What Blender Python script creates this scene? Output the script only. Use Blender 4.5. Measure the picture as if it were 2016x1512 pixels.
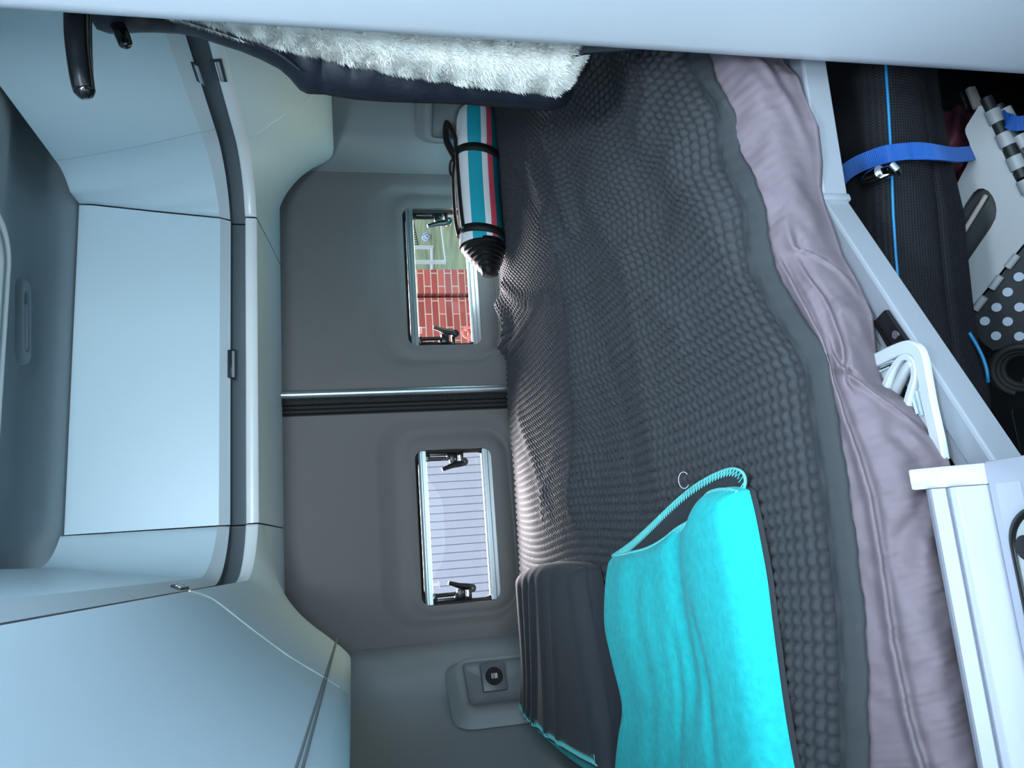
import bpy, bmesh, math, random
import numpy as np
from mathutils import Vector, Matrix

# ------------------------------------------------------------------ clear
for o in list(bpy.data.objects):
    bpy.data.objects.remove(o, do_unlink=True)
SC = bpy.context.scene
COL = SC.collection
random.seed(7)
RNG = np.random.default_rng(11)

# ------------------------------------------------------------------ camera
R = np.array([[-0.07481658664441272, -0.19736227997386616, -0.9774715386170567],
              [-0.9751306403257526, 0.21954874954425174, 0.03030809910639738],
              [0.20862097847715813, 0.9554299958746704, -0.2088798944900165]])
F, PX, PY = 1518.9, 1008.0, 756.0
CAM = np.array([0.0, 0.0, 1.45])
cam_d = bpy.data.cameras.new('camera')
cam_d.sensor_fit = 'HORIZONTAL'; cam_d.sensor_width = 36.0
cam_d.lens = F / 2016.0 * 36.0
cam_d.clip_start = 0.02; cam_d.clip_end = 200
cam = bpy.data.objects.new('camera', cam_d); COL.objects.link(cam)
mw = Matrix.Identity(4)
for i in range(3):
    mw[i][0] = R[0][i]; mw[i][1] = -R[1][i]; mw[i][2] = -R[2][i]; mw[i][3] = CAM[i]
cam.matrix_world = mw
SC.camera = cam

# ------------------------------------------------------------------ light
SC.view_settings.view_transform = 'Standard'
SC.view_settings.look = 'None'
SC.view_settings.exposure = -0.38
SC.view_settings.gamma = 1.0
SC.view_settings.use_curve_mapping = False
W = bpy.data.worlds.new('sky'); SC.world = W; W.use_nodes = True
bg = W.node_tree.nodes['Background']
bg.inputs[0].default_value = (0.72, 0.86, 1.0, 1); bg.inputs[1].default_value = 1.6

def area(name, loc, target, sx, sy, power, col):
    l = bpy.data.lights.new(name, 'AREA'); l.shape = 'RECTANGLE'
    l.size = sx; l.size_y = sy; l.energy = power; l.color = col
    o = bpy.data.objects.new(name, l); COL.objects.link(o)
    o.location = loc
    o.rotation_euler = (Vector(target) - Vector(loc)).to_track_quat('-Z', 'Y').to_euler()
    return o
# daylight coming in through the open sliding door and through the windscreen
area('sliding_door_daylight', (-1.5, -1.45, 1.6), (1.0, 1.3, 1.5), 1.8, 1.7, 140, (0.66, 0.87, 1.0))
area('windscreen_daylight', (0.30, -2.5, 1.20), (0.40, 2.0, 1.50), 1.6, 1.2, 88, (0.68, 0.89, 1.0))
area('added_roof_fill', (0.32, -0.60, 2.09), (0.35, 1.3, 1.2), 0.55, 0.7, 34, (0.70, 0.89, 1.0))  # added overhead fill, no opening in the ceiling here
# added fill under the aisle ceiling, brightens the lockers on the right
area('added_aisle_fill', (0.10, -0.08, 2.06), (1.05, 1.6, 1.80), 0.16, 0.3, 32, (0.74, 0.88, 1.0))
# open sky beyond the yard, shining in low through the two rear windows
area('yard_skylight', (0.3, 5.4, 2.55), (0.5, 2.2, 1.05), 3.6, 1.1, 4800, (1.0, 0.92, 0.90))

# ------------------------------------------------------------------ helpers
def ray(x, y):
    return R.T @ np.array([(x - PX) / F, (y - PY) / F, 1.0])
def P(x, y, X=None, Y=None, Z=None):
    """the point of the plane X=, Y= or Z= seen at a photograph pixel"""
    v = ray(x, y)
    if X is not None: t = (X - CAM[0]) / v[0]
    elif Y is not None: t = (Y - CAM[1]) / v[1]
    else: t = (Z - CAM[2]) / v[2]
    return CAM + t * v
def PP(x, y, p0, n):
    v = ray(x, y); t = np.dot(np.array(p0) - CAM, n) / np.dot(v, n)
    return CAM + t * v

def lin(c):
    out = []
    for v in c:
        v = v / 255.0
        out.append(v / 12.92 if v <= 0.04045 else ((v + 0.055) / 1.055) ** 2.4)
    return tuple(out) + (1.0,)

MATS = {}
def mat(name, col, rough=0.5, metal=0.0, bump=None, vary=0.0, vscale=8.0, spec=0.5, sheen=0.0, coat=0.0):
    if name in MATS: return MATS[name]
    m = bpy.data.materials.new(name); m.use_nodes = True
    nt = m.node_tree; b = nt.nodes['Principled BSDF']
    c = lin(col)
    b.inputs['Base Color'].default_value = c
    b.inputs['Roughness'].default_value = rough
    b.inputs['Metallic'].default_value = metal
    b.inputs['Specular IOR Level'].default_value = spec
    if sheen:
        b.inputs['Sheen Weight'].default_value = sheen
    if coat:
        b.inputs['Coat Weight'].default_value = coat
    tc = nt.nodes.new('ShaderNodeTexCoord')
    if vary:
        n = nt.nodes.new('ShaderNodeTexNoise'); n.inputs['Scale'].default_value = vscale
        n.inputs['Detail'].default_value = 4
        nt.links.new(tc.outputs['Object'], n.inputs['Vector'])
        r = nt.nodes.new('ShaderNodeValToRGB')
        r.color_ramp.elements[0].position = 0.3; r.color_ramp.elements[1].position = 0.7
        r.color_ramp.elements[0].color = tuple(v * (1 - vary) for v in c[:3]) + (1,)
        r.color_ramp.elements[1].color = tuple(min(1, v * (1 + vary)) for v in c[:3]) + (1,)
        nt.links.new(n.outputs['Fac'], r.inputs['Fac'])
        nt.links.new(r.outputs['Color'], b.inputs['Base Color'])
    if bump:
        n = nt.nodes.new('ShaderNodeTexNoise'); n.inputs['Scale'].default_value = bump[0]
        n.inputs['Detail'].default_value = 3
        nt.links.new(tc.outputs['Object'], n.inputs['Vector'])
        bp = nt.nodes.new('ShaderNodeBump'); bp.inputs['Strength'].default_value = bump[1]
        bp.inputs['Distance'].default_value = bump[2] if len(bump) > 2 else 0.001
        nt.links.new(n.outputs['Fac'], bp.inputs['Height'])
        nt.links.new(bp.outputs['Normal'], b.inputs['Normal'])
    MATS[name] = m
    return m

def link(o, parent=None, label=None, cat=None, group=None, kind=None):
    if o.name not in COL.objects: COL.objects.link(o)
    if parent is not None:
        o.parent = parent
        o.matrix_parent_inverse = parent_world(parent).inverted()
    if label: o['label'] = label
    if cat: o['category'] = cat
    if group: o['group'] = group
    if kind: o['kind'] = kind
    return o
def parent_world(p):
    m = p.matrix_basis.copy()
    q = p.parent
    if q is not None: m = parent_world(q) @ p.matrix_parent_inverse @ m
    return m

def empty(name, loc, label=None, cat=None, group=None, kind=None):
    o = bpy.data.objects.new(name, None); o.empty_display_size = 0.05
    o.location = loc
    return link(o, None, label, cat, group, kind)

def raw(name, verts, faces, m, parent=None, smooth=True, label=None, cat=None, group=None, kind=None, mats=None, fm=None):
    me = bpy.data.meshes.new(name)
    me.from_pydata([tuple(v) for v in verts], [], faces)
    if mats:
        for k in mats: me.materials.append(k)
        if fm is not None: me.polygons.foreach_set('material_index', fm)
    else: me.materials.append(m)
    if smooth: me.polygons.foreach_set('use_smooth', [True] * len(me.polygons))
    me.update()
    o = bpy.data.objects.new(name, me)
    return link(o, parent, label, cat, group, kind)

def grid(name, pts, m, parent=None, smooth=True, cu=False, cv=False, flip=False, thick=0.0, sub=0, mats=None, fmat=None, off=1.0, **kw):
    """surface through a (n, m, 3) array of points"""
    pts = np.asarray(pts, dtype=np.float32); n, k = pts.shape[:2]
    nu = n if cu else n - 1; nv = k if cv else k - 1
    ii, jj = np.meshgrid(np.arange(nu), np.arange(nv), indexing='ij')
    a = ii * k + jj; b = ((ii + 1) % n) * k + jj
    c = ((ii + 1) % n) * k + (jj + 1) % k; d = ii * k + (jj + 1) % k
    q = np.stack([a, b, c, d] if not flip else [a, d, c, b], -1).reshape(-1, 4).astype(np.int32)
    me = bpy.data.meshes.new(name)
    me.vertices.add(n * k); me.vertices.foreach_set('co', pts.reshape(-1))
    nf = len(q)
    me.loops.add(nf * 4); me.loops.foreach_set('vertex_index', q.reshape(-1))
    me.polygons.add(nf)
    me.polygons.foreach_set('loop_start', np.arange(nf, dtype=np.int32) * 4)
    me.polygons.foreach_set('loop_total', np.full(nf, 4, dtype=np.int32))
    if mats:
        for x in mats: me.materials.append(x)
        if fmat is not None:
            me.polygons.foreach_set('material_index', np.asarray(fmat, dtype=np.int32).reshape(-1))
    else: me.materials.append(m)
    me.polygons.foreach_set('use_smooth', np.full(nf, smooth, dtype=bool))
    me.update(calc_edges=True); me.validate()
    o = bpy.data.objects.new(name, me)
    if thick:
        s = o.modifiers.new('thickness', 'SOLIDIFY'); s.thickness = thick; s.offset = off
    if sub:
        s = o.modifiers.new('smooth', 'SUBSURF'); s.levels = sub; s.render_levels = sub
    return link(o, parent, **kw)

def smooth_path(pts, n=8, closed=False):
    pts = [np.array(p, float) for p in pts]; out = []
    N = len(pts); rng = N if closed else N - 1
    for i in range(rng):
        if closed: p0, p1, p2, p3 = pts[i - 1], pts[i], pts[(i + 1) % N], pts[(i + 2) % N]
        else: p0, p1, p2, p3 = pts[max(i - 1, 0)], pts[i], pts[i + 1], pts[min(i + 2, N - 1)]
        for j in range(n):
            t = j / n
            out.append(0.5 * ((2 * p1) + (-p0 + p2) * t + (2 * p0 - 5 * p1 + 4 * p2 - p3) * t * t + (-p0 + 3 * p1 - 3 * p2 + p3) * t ** 3))
    if not closed: out.append(pts[-1])
    return np.array(out)

def tube_data(path, rad, seg=10, cap=True, flat=1.0, up=None):
    path = np.array(path, float); n = len(path)
    rad = np.full(n, rad) if np.isscalar(rad) else np.interp(np.linspace(0, 1, n), np.linspace(0, 1, len(rad)), rad)
    t = np.gradient(path, axis=0); t /= np.linalg.norm(t, axis=1)[:, None] + 1e-12
    u = np.array(up if up is not None else (0.13, 0.27, 0.95), float)
    verts = []; faces = []
    for i in range(n):
        b = u - t[i] * np.dot(u, t[i])
        if np.linalg.norm(b) < 1e-4: b = np.array([1, 0, 0]) - t[i] * t[i][0]
        b /= np.linalg.norm(b); c = np.cross(t[i], b)
        if up is None: u = b
        for k in range(seg):
            a = 2 * math.pi * k / seg
            verts.append(path[i] + rad[i] * (math.cos(a) * b * flat + math.sin(a) * c))
    for i in range(n - 1):
        for k in range(seg):
            faces.append((i * seg + k, i * seg + (k + 1) % seg, (i + 1) * seg + (k + 1) % seg, (i + 1) * seg + k))
    if cap:
        faces.append(tuple(range(seg - 1, -1, -1))); faces.append(tuple((n - 1) * seg + k for k in range(seg)))
    return verts, faces

class MB:
    """collects shapes into one mesh"""
    def __init__(s): s.v = []; s.f = []; s.m = []
    def add(s, v, f, mi=0):
        o = len(s.v); s.v += [tuple(x) for x in v]; s.f += [tuple(o + i for i in q) for q in f]; s.m += [mi] * len(f); return s
    def tube(s, path, rad, seg=10, mi=0, **k): return s.add(*tube_data(path, rad, seg, **k), mi)
    def bm(s, b, mi=0):
        b.verts.ensure_lookup_table(); b.verts.index_update()
        s.add([v.co[:] for v in b.verts], [tuple(v.index for v in f.verts) for f in b.faces], mi); b.free(); return s
    def box(s, c, size, bev=0.0, rot=None, seg=2, mi=0):
        b = bmesh.new(); bmesh.ops.create_cube(b, size=1)
        for v in b.verts: v.co = Vector((v.co.x * size[0], v.co.y * size[1], v.co.z * size[2]))
        if bev > 0: bmesh.ops.bevel(b, geom=list(b.edges), offset=bev, segments=seg, profile=0.5, affect='EDGES')
        for v in b.verts:
            if rot is not None: v.co = rot @ v.co
            v.co += Vector(c)
        return s.bm(b, mi)
    def prism(s, poly, ext, bev=0.0, mi=0):
        """poly: 3-D points of a flat outline, pushed along ext"""
        b = bmesh.new(); vs = [b.verts.new(tuple(p)) for p in poly]; f = b.faces.new(vs)
        r = bmesh.ops.extrude_face_region(b, geom=[f])
        for v in r['geom']:
            if isinstance(v, bmesh.types.BMVert): v.co += Vector(ext)
        bmesh.ops.recalc_face_normals(b, faces=list(b.faces))
        if bev > 0: bmesh.ops.bevel(b, geom=list(b.edges), offset=bev, segments=2, profile=0.5, affect='EDGES', clamp_overlap=True)
        return s.bm(b, mi)
    def disc(s, c, n, r, h, seg=24, mi=0, r2=None):
        n = np.array(n, float); n /= np.linalg.norm(n)
        return s.tube([np.array(c) - n * h / 2, np.array(c) + n * h / 2], [r, r if r2 is None else r2], seg, mi)
    def build(s, name, m, parent=None, smooth=False, auto=True, mats=None, **kw):
        o = raw(name, s.v, s.f, m, parent, smooth=True, mats=mats, fm=s.m if mats else None, **kw)
        try:
            o.data.set_sharp_from_angle(angle=math.radians(38))
        except Exception: pass
        return o

def noise2(x, y, k=0, f=1.0):
    """smooth pseudo noise in about -1..1"""
    r = np.random.default_rng(100 + k); out = 0
    for i in range(6):
        a = r.uniform(0, 2 * math.pi); w = f * r.uniform(0.6, 1.8); ph = r.uniform(0, 6.28)
        out = out + np.sin((x * math.cos(a) + y * math.sin(a)) * w * 6.28 + ph)
    return out / 3.2

def rrect(x0, x1, z0, z1, r, n=8):
    """rounded rectangle, counter clockwise from the lower right, 4*(n+1) points"""
    out = []
    for cx, cz, a0 in ((x1 - r, z0 + r, -90), (x1 - r, z1 - r, 0), (x0 + r, z1 - r, 90), (x0 + r, z0 + r, 180)):
        for i in range(n + 1):
            a = math.radians(a0 + 90 * i / n); out.append((cx + r * math.cos(a), cz + r * math.sin(a)))
    return np.array(out)

# ------------------------------------------------------------------ materials
M_white = mat('white_laminate', (194, 216, 226), 0.38, bump=(240, 0.06))
M_side = mat('pale_grey_trim', (192, 205, 211), 0.42, bump=(300, 0.08))
M_rail = mat('light_rail', (226, 230, 232), 0.3)
M_band = mat('grey_valance', (96, 106, 112), 0.55, bump=(300, 0.1))
M_under = mat('locker_underside', (204, 222, 230), 0.5, bump=(420, 0.12))
M_door = mat('door_trim_plastic', (97, 95, 94), 0.62, bump=(380, 0.15))
M_wall = mat('side_trim_plastic', (126, 130, 133), 0.6, bump=(380, 0.15))
M_ceil = mat('ceiling_felt', (146, 160, 167), 0.85, bump=(500, 0.25))
M_blk = mat('black_plastic', (12, 13, 15), 0.32)
M_rub = mat('black_rubber', (14, 15, 17), 0.7)
M_alu = mat('brushed_aluminium', (176, 186, 190), 0.32, 0.9)
M_alug = mat('anodised_frame', (170, 175, 184), 0.42, 0.35, bump=(500, 0.05))
M_chrome = mat('chrome', (215, 218, 220), 0.12, 1.0)
M_blanket = mat('charcoal_waffle_cotton', (67, 68, 72), 0.9, bump=(900, 0.35), sheen=0.04, spec=0.15)
M_hem = mat('charcoal_hem', (64, 67, 70), 0.9, bump=(200, 0.5), spec=0.2)
M_sheet = mat('lavender_sheet', (124, 112, 120), 0.9, bump=(700, 0.25), vary=0.05, vscale=30, spec=0.2)
M_turq = mat('turquoise_fleece', (44, 198, 202), 0.95, bump=(160, 0.6, 0.002), vary=0.10, vscale=90, sheen=0.1, spec=0.1)
M_gfl = mat('charcoal_fleece', (58, 60, 65), 0.95, bump=(300, 0.4), sheen=0.08, spec=0.1)
M_stitch = mat('turquoise_yarn', (112, 214, 212), 0.8)
M_fleece = mat('cream_sherpa', (252, 250, 242), 0.95, vary=0.08, vscale=40, sheen=0.3, spec=0.1)
M_navy = mat('navy_nylon', (16, 21, 36), 0.58, bump=(60, 0.4, 0.004))
M_bag = mat('black_mesh_fabric', (38, 40, 46), 0.8, bump=(600, 0.5))
M_pipe = mat('light_blue_piping', (30, 132, 190), 0.5)
M_strap = mat('blue_webbing', (24, 88, 168), 0.6)
M_wpl = mat('white_plastic', (206, 212, 216), 0.35)
M_stool = mat('pale_grey_plastic', (160, 163, 168), 0.45, bump=(260, 0.12))
M_dot = mat('antislip_dot', (176, 186, 205), 0.6)
M_dark = mat('dark_teal_plastic', (34, 42, 48), 0.5, bump=(300, 0.1))
M_floor = mat('vinyl_floor', (44, 48, 52), 0.6, vary=0.1)
M_steel = mat('stainless_steel', (205, 208, 206), 0.35, 0.6)
M_worktop = mat('white_worktop', (182, 185, 198), 0.3, bump=(300, 0.03))

def glass(name, tint, mix, rough=0.02, trans=(1, 1, 1, 1)):
    m = bpy.data.materials.new(name); m.use_nodes = True; nt = m.node_tree
    nt.nodes.clear()
    o = nt.nodes.new('ShaderNodeOutputMaterial'); t = nt.nodes.new('ShaderNodeBsdfTransparent')
    g = nt.nodes.new('ShaderNodeBsdfGlossy'); mx = nt.nodes.new('ShaderNodeMixShader')
    t.inputs[0].default_value = trans; g.inputs[0].default_value = tint; g.inputs['Roughness'].default_value = rough
    mx.inputs[0].default_value = mix
    nt.links.new(t.outputs[0], mx.inputs[1]); nt.links.new(g.outputs[0], mx.inputs[2]); nt.links.new(mx.outputs[0], o.inputs[0])
    return m
M_glass = glass('acrylic_pane', (0.9, 0.95, 1, 1), 0.006, trans=(0.93, 0.94, 0.97, 1))
M_clear = glass('smoky_clear_plastic', (0.5, 0.55, 0.6, 1), 0.25, 0.25, trans=(0.55, 0.57, 0.6, 1))

# ================================================================== SETTING
YD = 2.34                                     # plane of the rear doors
XW = (-0.47, 1.45)                            # side walls
def slab(name, c, s, m, **k):
    return MB().box(c, s, 0).build(name, m, None, kind='structure', **k)
slab('floor', (0.49, 0.0, -0.03), (2.1, 5.0, 0.06), M_floor)

# ceiling: shallow cove that drops again behind the lockers
ys = np.array([-2.4, 0.6, 1.2, 1.56, 1.66, 1.76, 1.85, 1.91, 1.985, 2.1, 2.36])
zs = np.array([2.11, 2.11, 2.11, 2.114, 2.136, 2.174, 2.198, 2.182, 2.108, 2.10, 2.10])
yy = np.interp(np.linspace(0, 10, 121), np.arange(11), ys); zz = np.interp(yy, ys, zs)
zz = np.convolve(np.pad(zz, 4, 'edge'), np.ones(9) / 9, 'valid')
pts = np.array([[(x, y, z) for y, z in zip(yy, zz)] for x in np.linspace(-0.5, 1.48, 12)])
grid('ceiling', pts, M_ceil, thick=0.03, kind='structure')

# side walls: trim panels that turn towards the door pillars
def side_wall(name, s, x0):
    plan = smooth_path([(-0.245, 2.345), (-0.262, 2.27), (-0.295, 2.225), (-0.375, 2.175), (-0.43, 2.03), (-0.462, 1.8), (-0.47, 1.5), (-0.47, 1.0), (-0.47, 0.08)], 8)
    zsv = np.linspace(0, 2.14, 30)
    pts = []
    for (x, y) in plan:
        xx = x if s < 0 else 2 * x0 - x
        pts.append([(xx - s * 0.0, y, z) for z in zsv])
    return grid(name, pts, M_wall, kind='structure', thick=0.02, off=-1 if s > 0 else 1)
side_wall('wall_left', -1, 0.49); side_wall('wall_right', 1, 0.492)
slab('wall_front', (0.49, -2.45, 0.5), (1.96, 0.04, 1.0), M_wall)
slab('wall_rear', (0.49, 2.40, 1.95), (2.0, 0.04, 0.42), M_door)
# the van side beyond the sliding door, and the opposite side
MB().box((-0.48, -1.95, 1.07), (0.03, 1.0, 2.14), 0).build('wall_left_front', M_wall, None, kind='structure')
MB().box((1.46, -1.25, 1.07), (0.03, 2.4, 2.14), 0).build('wall_right_front', M_wall, None, kind='structure')

# washroom partition: tall white panel with a rounded corner
cx_, cy_, rr_ = 0.655, 0.80, 0.03
pl = [(0.625, -0.75), (0.625, -0.2), (0.625, 0.3), (0.625, 0.6), (0.625, 0.76)]
for i in range(13):
    a = math.radians(180 - 90 * i / 12); pl.append((cx_ + rr_ * math.cos(a), cy_ + rr_ * math.sin(a)))
pl += [(0.8, 0.83), (1.1, 0.83), (1.44, 0.83)]
pts = np.array([[(x, y, z) for z in np.linspace(0, 2.1, 12)] for x, y in pl])
grid('wall_washroom', pts, mat('washroom_laminate', (196, 201, 209), 0.38, bump=(240, 0.05)), kind='structure', thick=0.015, off=-1)

# ------------------------------------------------------------------ rear doors with windows
def door(name, x0, x1, win, stepA, stepB, label):
    """door trim panel with a stepped surround pressed around the window hole"""
    z0, z1 = 0.05, 1.80
    n = 8
    hole = rrect(*win, 0.028, n)
    B = rrect(*stepB, 0.07, n); A = rrect(*stepA, 0.10, n)
    A2 = rrect(stepA[0] - 0.012, stepA[1] + 0.012, stepA[2] - 0.012, stepA[3] + 0.012, 0.11, n)
    B2 = rrect(stepB[0] - 0.01, stepB[1] + 0.01, stepB[2] - 0.01, stepB[3] + 0.01, 0.08, n)
    out = A2.copy()                                     # push the step outline out to the panel edge
    for j, (side1, side2) in enumerate((('b', 'r'), ('r', 't'), ('t', 'l'), ('l', 'b'))):
        for i in range(n + 1):
            q = out[j * (n + 1) + i]
            sd = side1 + side2 if i == n // 2 else (side1 if i < n // 2 else side2)
            if 'b' in sd: q[1] = z0
            if 't' in sd: q[1] = z1
            if 'l' in sd: q[0] = x0
            if 'r' in sd: q[0] = x1
    rings = [(out, YD + 0.03), (out, YD), (A2 * .35 + out * .65, YD), (A2, YD), (A, YD + 0.003), (A * .5 + B2 * .5, YD + 0.014), (B2, YD + 0.017), (B, YD + 0.013),
             (B * .5 + hole * .5, YD + 0.012), (hole, YD + 0.014), (hole, YD + 0.02), (hole, YD + 0.06)]
    pts = np.array([[(x, y, z) for x, z in r] for r, y in rings])
    o = grid(name, pts, M_door, None, cv=True, smooth=True, kind='structure', label=label)
    o.data.set_sharp_from_angle(angle=math.radians(50))
    return o
WL = (-0.145, 0.315, 1.018, 1.255); WR = (0.648, 1.116, 1.022, 1.258)
d1 = door('door_1', -0.262, 0.432, WL, (-0.20, 0.405, 0.955, 1.365), (-0.168, 0.352, 0.975, 1.285), 'left rear door trim')
d2 = door('door_2', 0.500, 1.236, WR, (0.585, 1.18, 0.955, 1.365), (0.612, 1.155, 0.975, 1.285), 'right rear door trim')
# lower garage doors behind the bed are dark and out of view: same panels reach the floor
# seam between the leaves
MB().tube([(0.497, YD - 0.004, 0.3), (0.497, YD - 0.004, 1.75)], 0.0135, 16).build('edge_strip', M_alu, d2)
b = MB().box((0.461, YD + 0.012, 1.0), (0.056, 0.01, 1.5), 0.002)
b.tube([(0.474, YD + 0.003, 0.3), (0.474, YD + 0.003, 1.75)], 0.010, 10)
for i in range(150):
    b.box((0.474, YD - 0.007, 0.9 + i * 0.0052), (0.018, 0.004, 0.0026), 0)
b.tube([(0.446, YD + 0.004, 0.3), (0.446, YD + 0.004, 1.75)], 0.009, 10)
b.build('door_seal', M_rub, d1)
# dark gap along the hinge side of the right door
MB().box((1.240, YD + 0.005, 1.0), (0.009, 0.012, 1.7), 0.002).build('hinge_seal', M_rub, d2)

def window(idx, w):
    x0, x1, z0, z1 = w; n = 8
    wo = empty('window_%d' % idx, ((x0 + x1) / 2, YD + 0.03, z0), kind='structure')
    # black gasket ring
    o_ = rrect(x0 - 0.004, x1 + 0.004, z0 - 0.004, z1 + 0.004, 0.03, n); i_ = rrect(x0 + 0.010, x1 - 0.010, z0 + 0.012, z1 - 0.01, 0.035, n)
    pts = [[(x, y, z) for x, z in r] for r, y in ((o_, YD + 0.046), (o_, YD + 0.03), (i_, YD + 0.034), (i_, YD + 0.055))]
    grid('gasket', pts, M_rub, wo, cv=True)
    # aluminium cassettes of the roller blind above and below the pane
    def rail(nm, prof, m):
        pts = [[(x, y, z) for y, z in prof] for x in np.linspace(x0 + 0.002, x1 - 0.002, 3)]
        o = grid(nm, pts, m, wo, smooth=False); return o
    rail('blind_cassette', [(YD + 0.05, z1 - 0.012), (YD + 0.024, z1 - 0.012), (YD + 0.022, z1 - 0.016), (YD + 0.026, z1 - 0.018), (YD + 0.026, z1 - 0.021), (YD + 0.021, z1 - 0.023), (YD + 0.021, z1 - 0.034), (YD + 0.026, z1 - 0.036), (YD + 0.05, z1 - 0.036)], M_alu)
    rail('sill_rail', [(YD + 0.05, z0 + 0.028), (YD + 0.026, z0 + 0.027), (YD + 0.024, z0 + 0.022), (YD + 0.024, z0 + 0.012), (YD + 0.021, z0 + 0.010), (YD + 0.021, z0 + 0.0), (YD + 0.05, z0 - 0.002)], M_alu)
    MB().box(((x0 + x1) / 2, YD + 0.030, z0 + 0.0275), (x1 - x0 - 0.03, 0.012, 0.007), 0.002).build('blind_pull_bar', M_wpl, wo)
    # pane with a raised moulded rim
    o2 = rrect(x0 + 0.008, x1 - 0.008, z0 + 0.008, z1 - 0.008, 0.035, n); i2 = rrect(x0 + 0.022, x1 - 0.022, z0 + 0.045, z1 - 0.022, 0.03, n)
    cen = np.repeat([[(x0 + x1) / 2, (z0 + z1) / 2]], len(o2), 0)
    pts = [[(x, y, z) for x, z in r] for r, y in ((o2, YD + 0.072), (i2 * .4 + o2 * .6, YD + 0.068), (i2, YD + 0.066), (cen * .98 + i2 * .02, YD + 0.066))]
    grid('pane', pts, M_glass, wo, cv=True)
    # two black toggle latches, mirrored
    for s, xe in ((1, x0), (-1, x1)):
        lt = MB()
        T = lambda a, b, c=0.0: (xe + s * a, YD + 0.045 - c, z1 - b)
        lt.box(T(0.010, 0.075, 0.0), (0.014, 0.02, 0.13), 0.002)                       # base strip on the gasket
        lt.tube([T(0.026, 0.040, .010), T(0.027, 0.105, .010)], 0.0065, 8)             # push rod
        lt.box(T(0.022, 0.042, .008), (0.022, 0.016, 0.011), 0.002)
        lt.box(T(0.020, 0.104, .008), (0.020, 0.016, 0.009), 0.002)
        lt.box(T(0.026, 0.120, .010), (0.030, 0.016, 0.026), 0.004)                    # pivot block
        lt.box(T(0.022, 0.146, .008), (0.030, 0.016, 0.012), 0.003)
        lb = lt.build('latch', M_blk, wo)
        lv = MB()
        lv.tube(smooth_path([T(0.042, 0.152, .014), T(0.046, 0.135, .016), T(0.050, 0.115, .019), T(0.058, 0.092, .022), T(0.061, 0.082, .023)], 5), [0.011, 0.010, 0.0085, 0.0065, 0.0055], 10, flat=0.7, up=(0, 1, 0))
        lv.disc(T(0.040, 0.152, .012), (0, 1, 0), 0.0125, 0.018)
        lv.build('lever', M_blk, lb)
        sc = MB()
        for a, b in ((0.040, 0.153), (0.031, 0.124)):
            sc.disc(T(a, b, .024), (0, 1, 0), 0.0028, 0.004, 10)
        sc.build('screw', M_chrome, lb)
    return wo
w1 = window(1, WL); w2 = window(2, WR)
# red prohibition sticker on the right window pane
c0 = P(922, 655, Y=YD + 0.062)
def ring(c, r0, r1, y0, y1, n=40):
    pts = []
    for r, y in ((r0, y1), (r1, y1), (r1, y0), (r0, y0)):
        pts.append([(c[0] + r * math.cos(2 * math.pi * i / n), y, c[2] + r * math.sin(2 * math.pi * i / n)) for i in range(n)])
    return np.array(pts)
M_red = mat('red_sticker', (250, 96, 84), 0.6)
st = MB()
rg = ring(c0, 0.0155, 0.0215, c0[1], c0[1] - 0.0008)
n_ = 40
st.add(rg.reshape(-1, 3), [(k * n_ + i, k * n_ + (i + 1) % n_, ((k + 1) % 4) * n_ + (i + 1) % n_, ((k + 1) % 4) * n_ + i) for k in range(4) for i in range(n_)])
st.box((c0[0], c0[1] - 0.0006, c0[2]), (0.006, 0.0008, 0.034), 0, Matrix.Rotation(math.radians(58), 3, 'Y'))
sk = st.build('sticker', M_red, w2, label='red round prohibition sticker')
bk = MB()
for (dx, dz, ln, a) in ((0.006, 0.004, 0.014, -20), (0.004, 0.008, 0.008, 30), (0.009, 0.007, 0.008, -60), (-0.007, -0.004, 0.013, 35), (-0.009, -0.003, 0.011, -35), (-0.004, -0.002, 0.009, 5)):
    bk.box((c0[0] + dx * .9, c0[1] - 0.0003, c0[2] + dz * .9), (ln, 0.0006, 0.0034), 0, Matrix.Rotation(math.radians(a + 45), 3, 'Y'))
bk.build('pictogram', M_blk, sk)
# small etched maker's plates on both panes (too fine to read): outline and hair lines
def etched(w, q):
    c = P(*q, Y=YD + 0.062); e = MB()
    m = mat('etched_mark', (235, 235, 245), 0.7)
    for dz in (-0.013, 0.013): e.box((c[0], c[1], c[2] + dz), (0.020, 0.0006, 0.0016), 0)
    for dx in (-0.010, 0.010): e.box((c[0] + dx, c[1], c[2]), (0.0016, 0.0006, 0.026), 0)
    for i in range(5): e.box((c[0], c[1], c[2] + 0.008 - i * 0.004), (0.015 - 0.002 * (i % 3), 0.0006, 0.0013), 0)
    e.build('etched_mark', m, w)
etched(w2, (822, 650)); etched(w1, (856, 1152))

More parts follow.
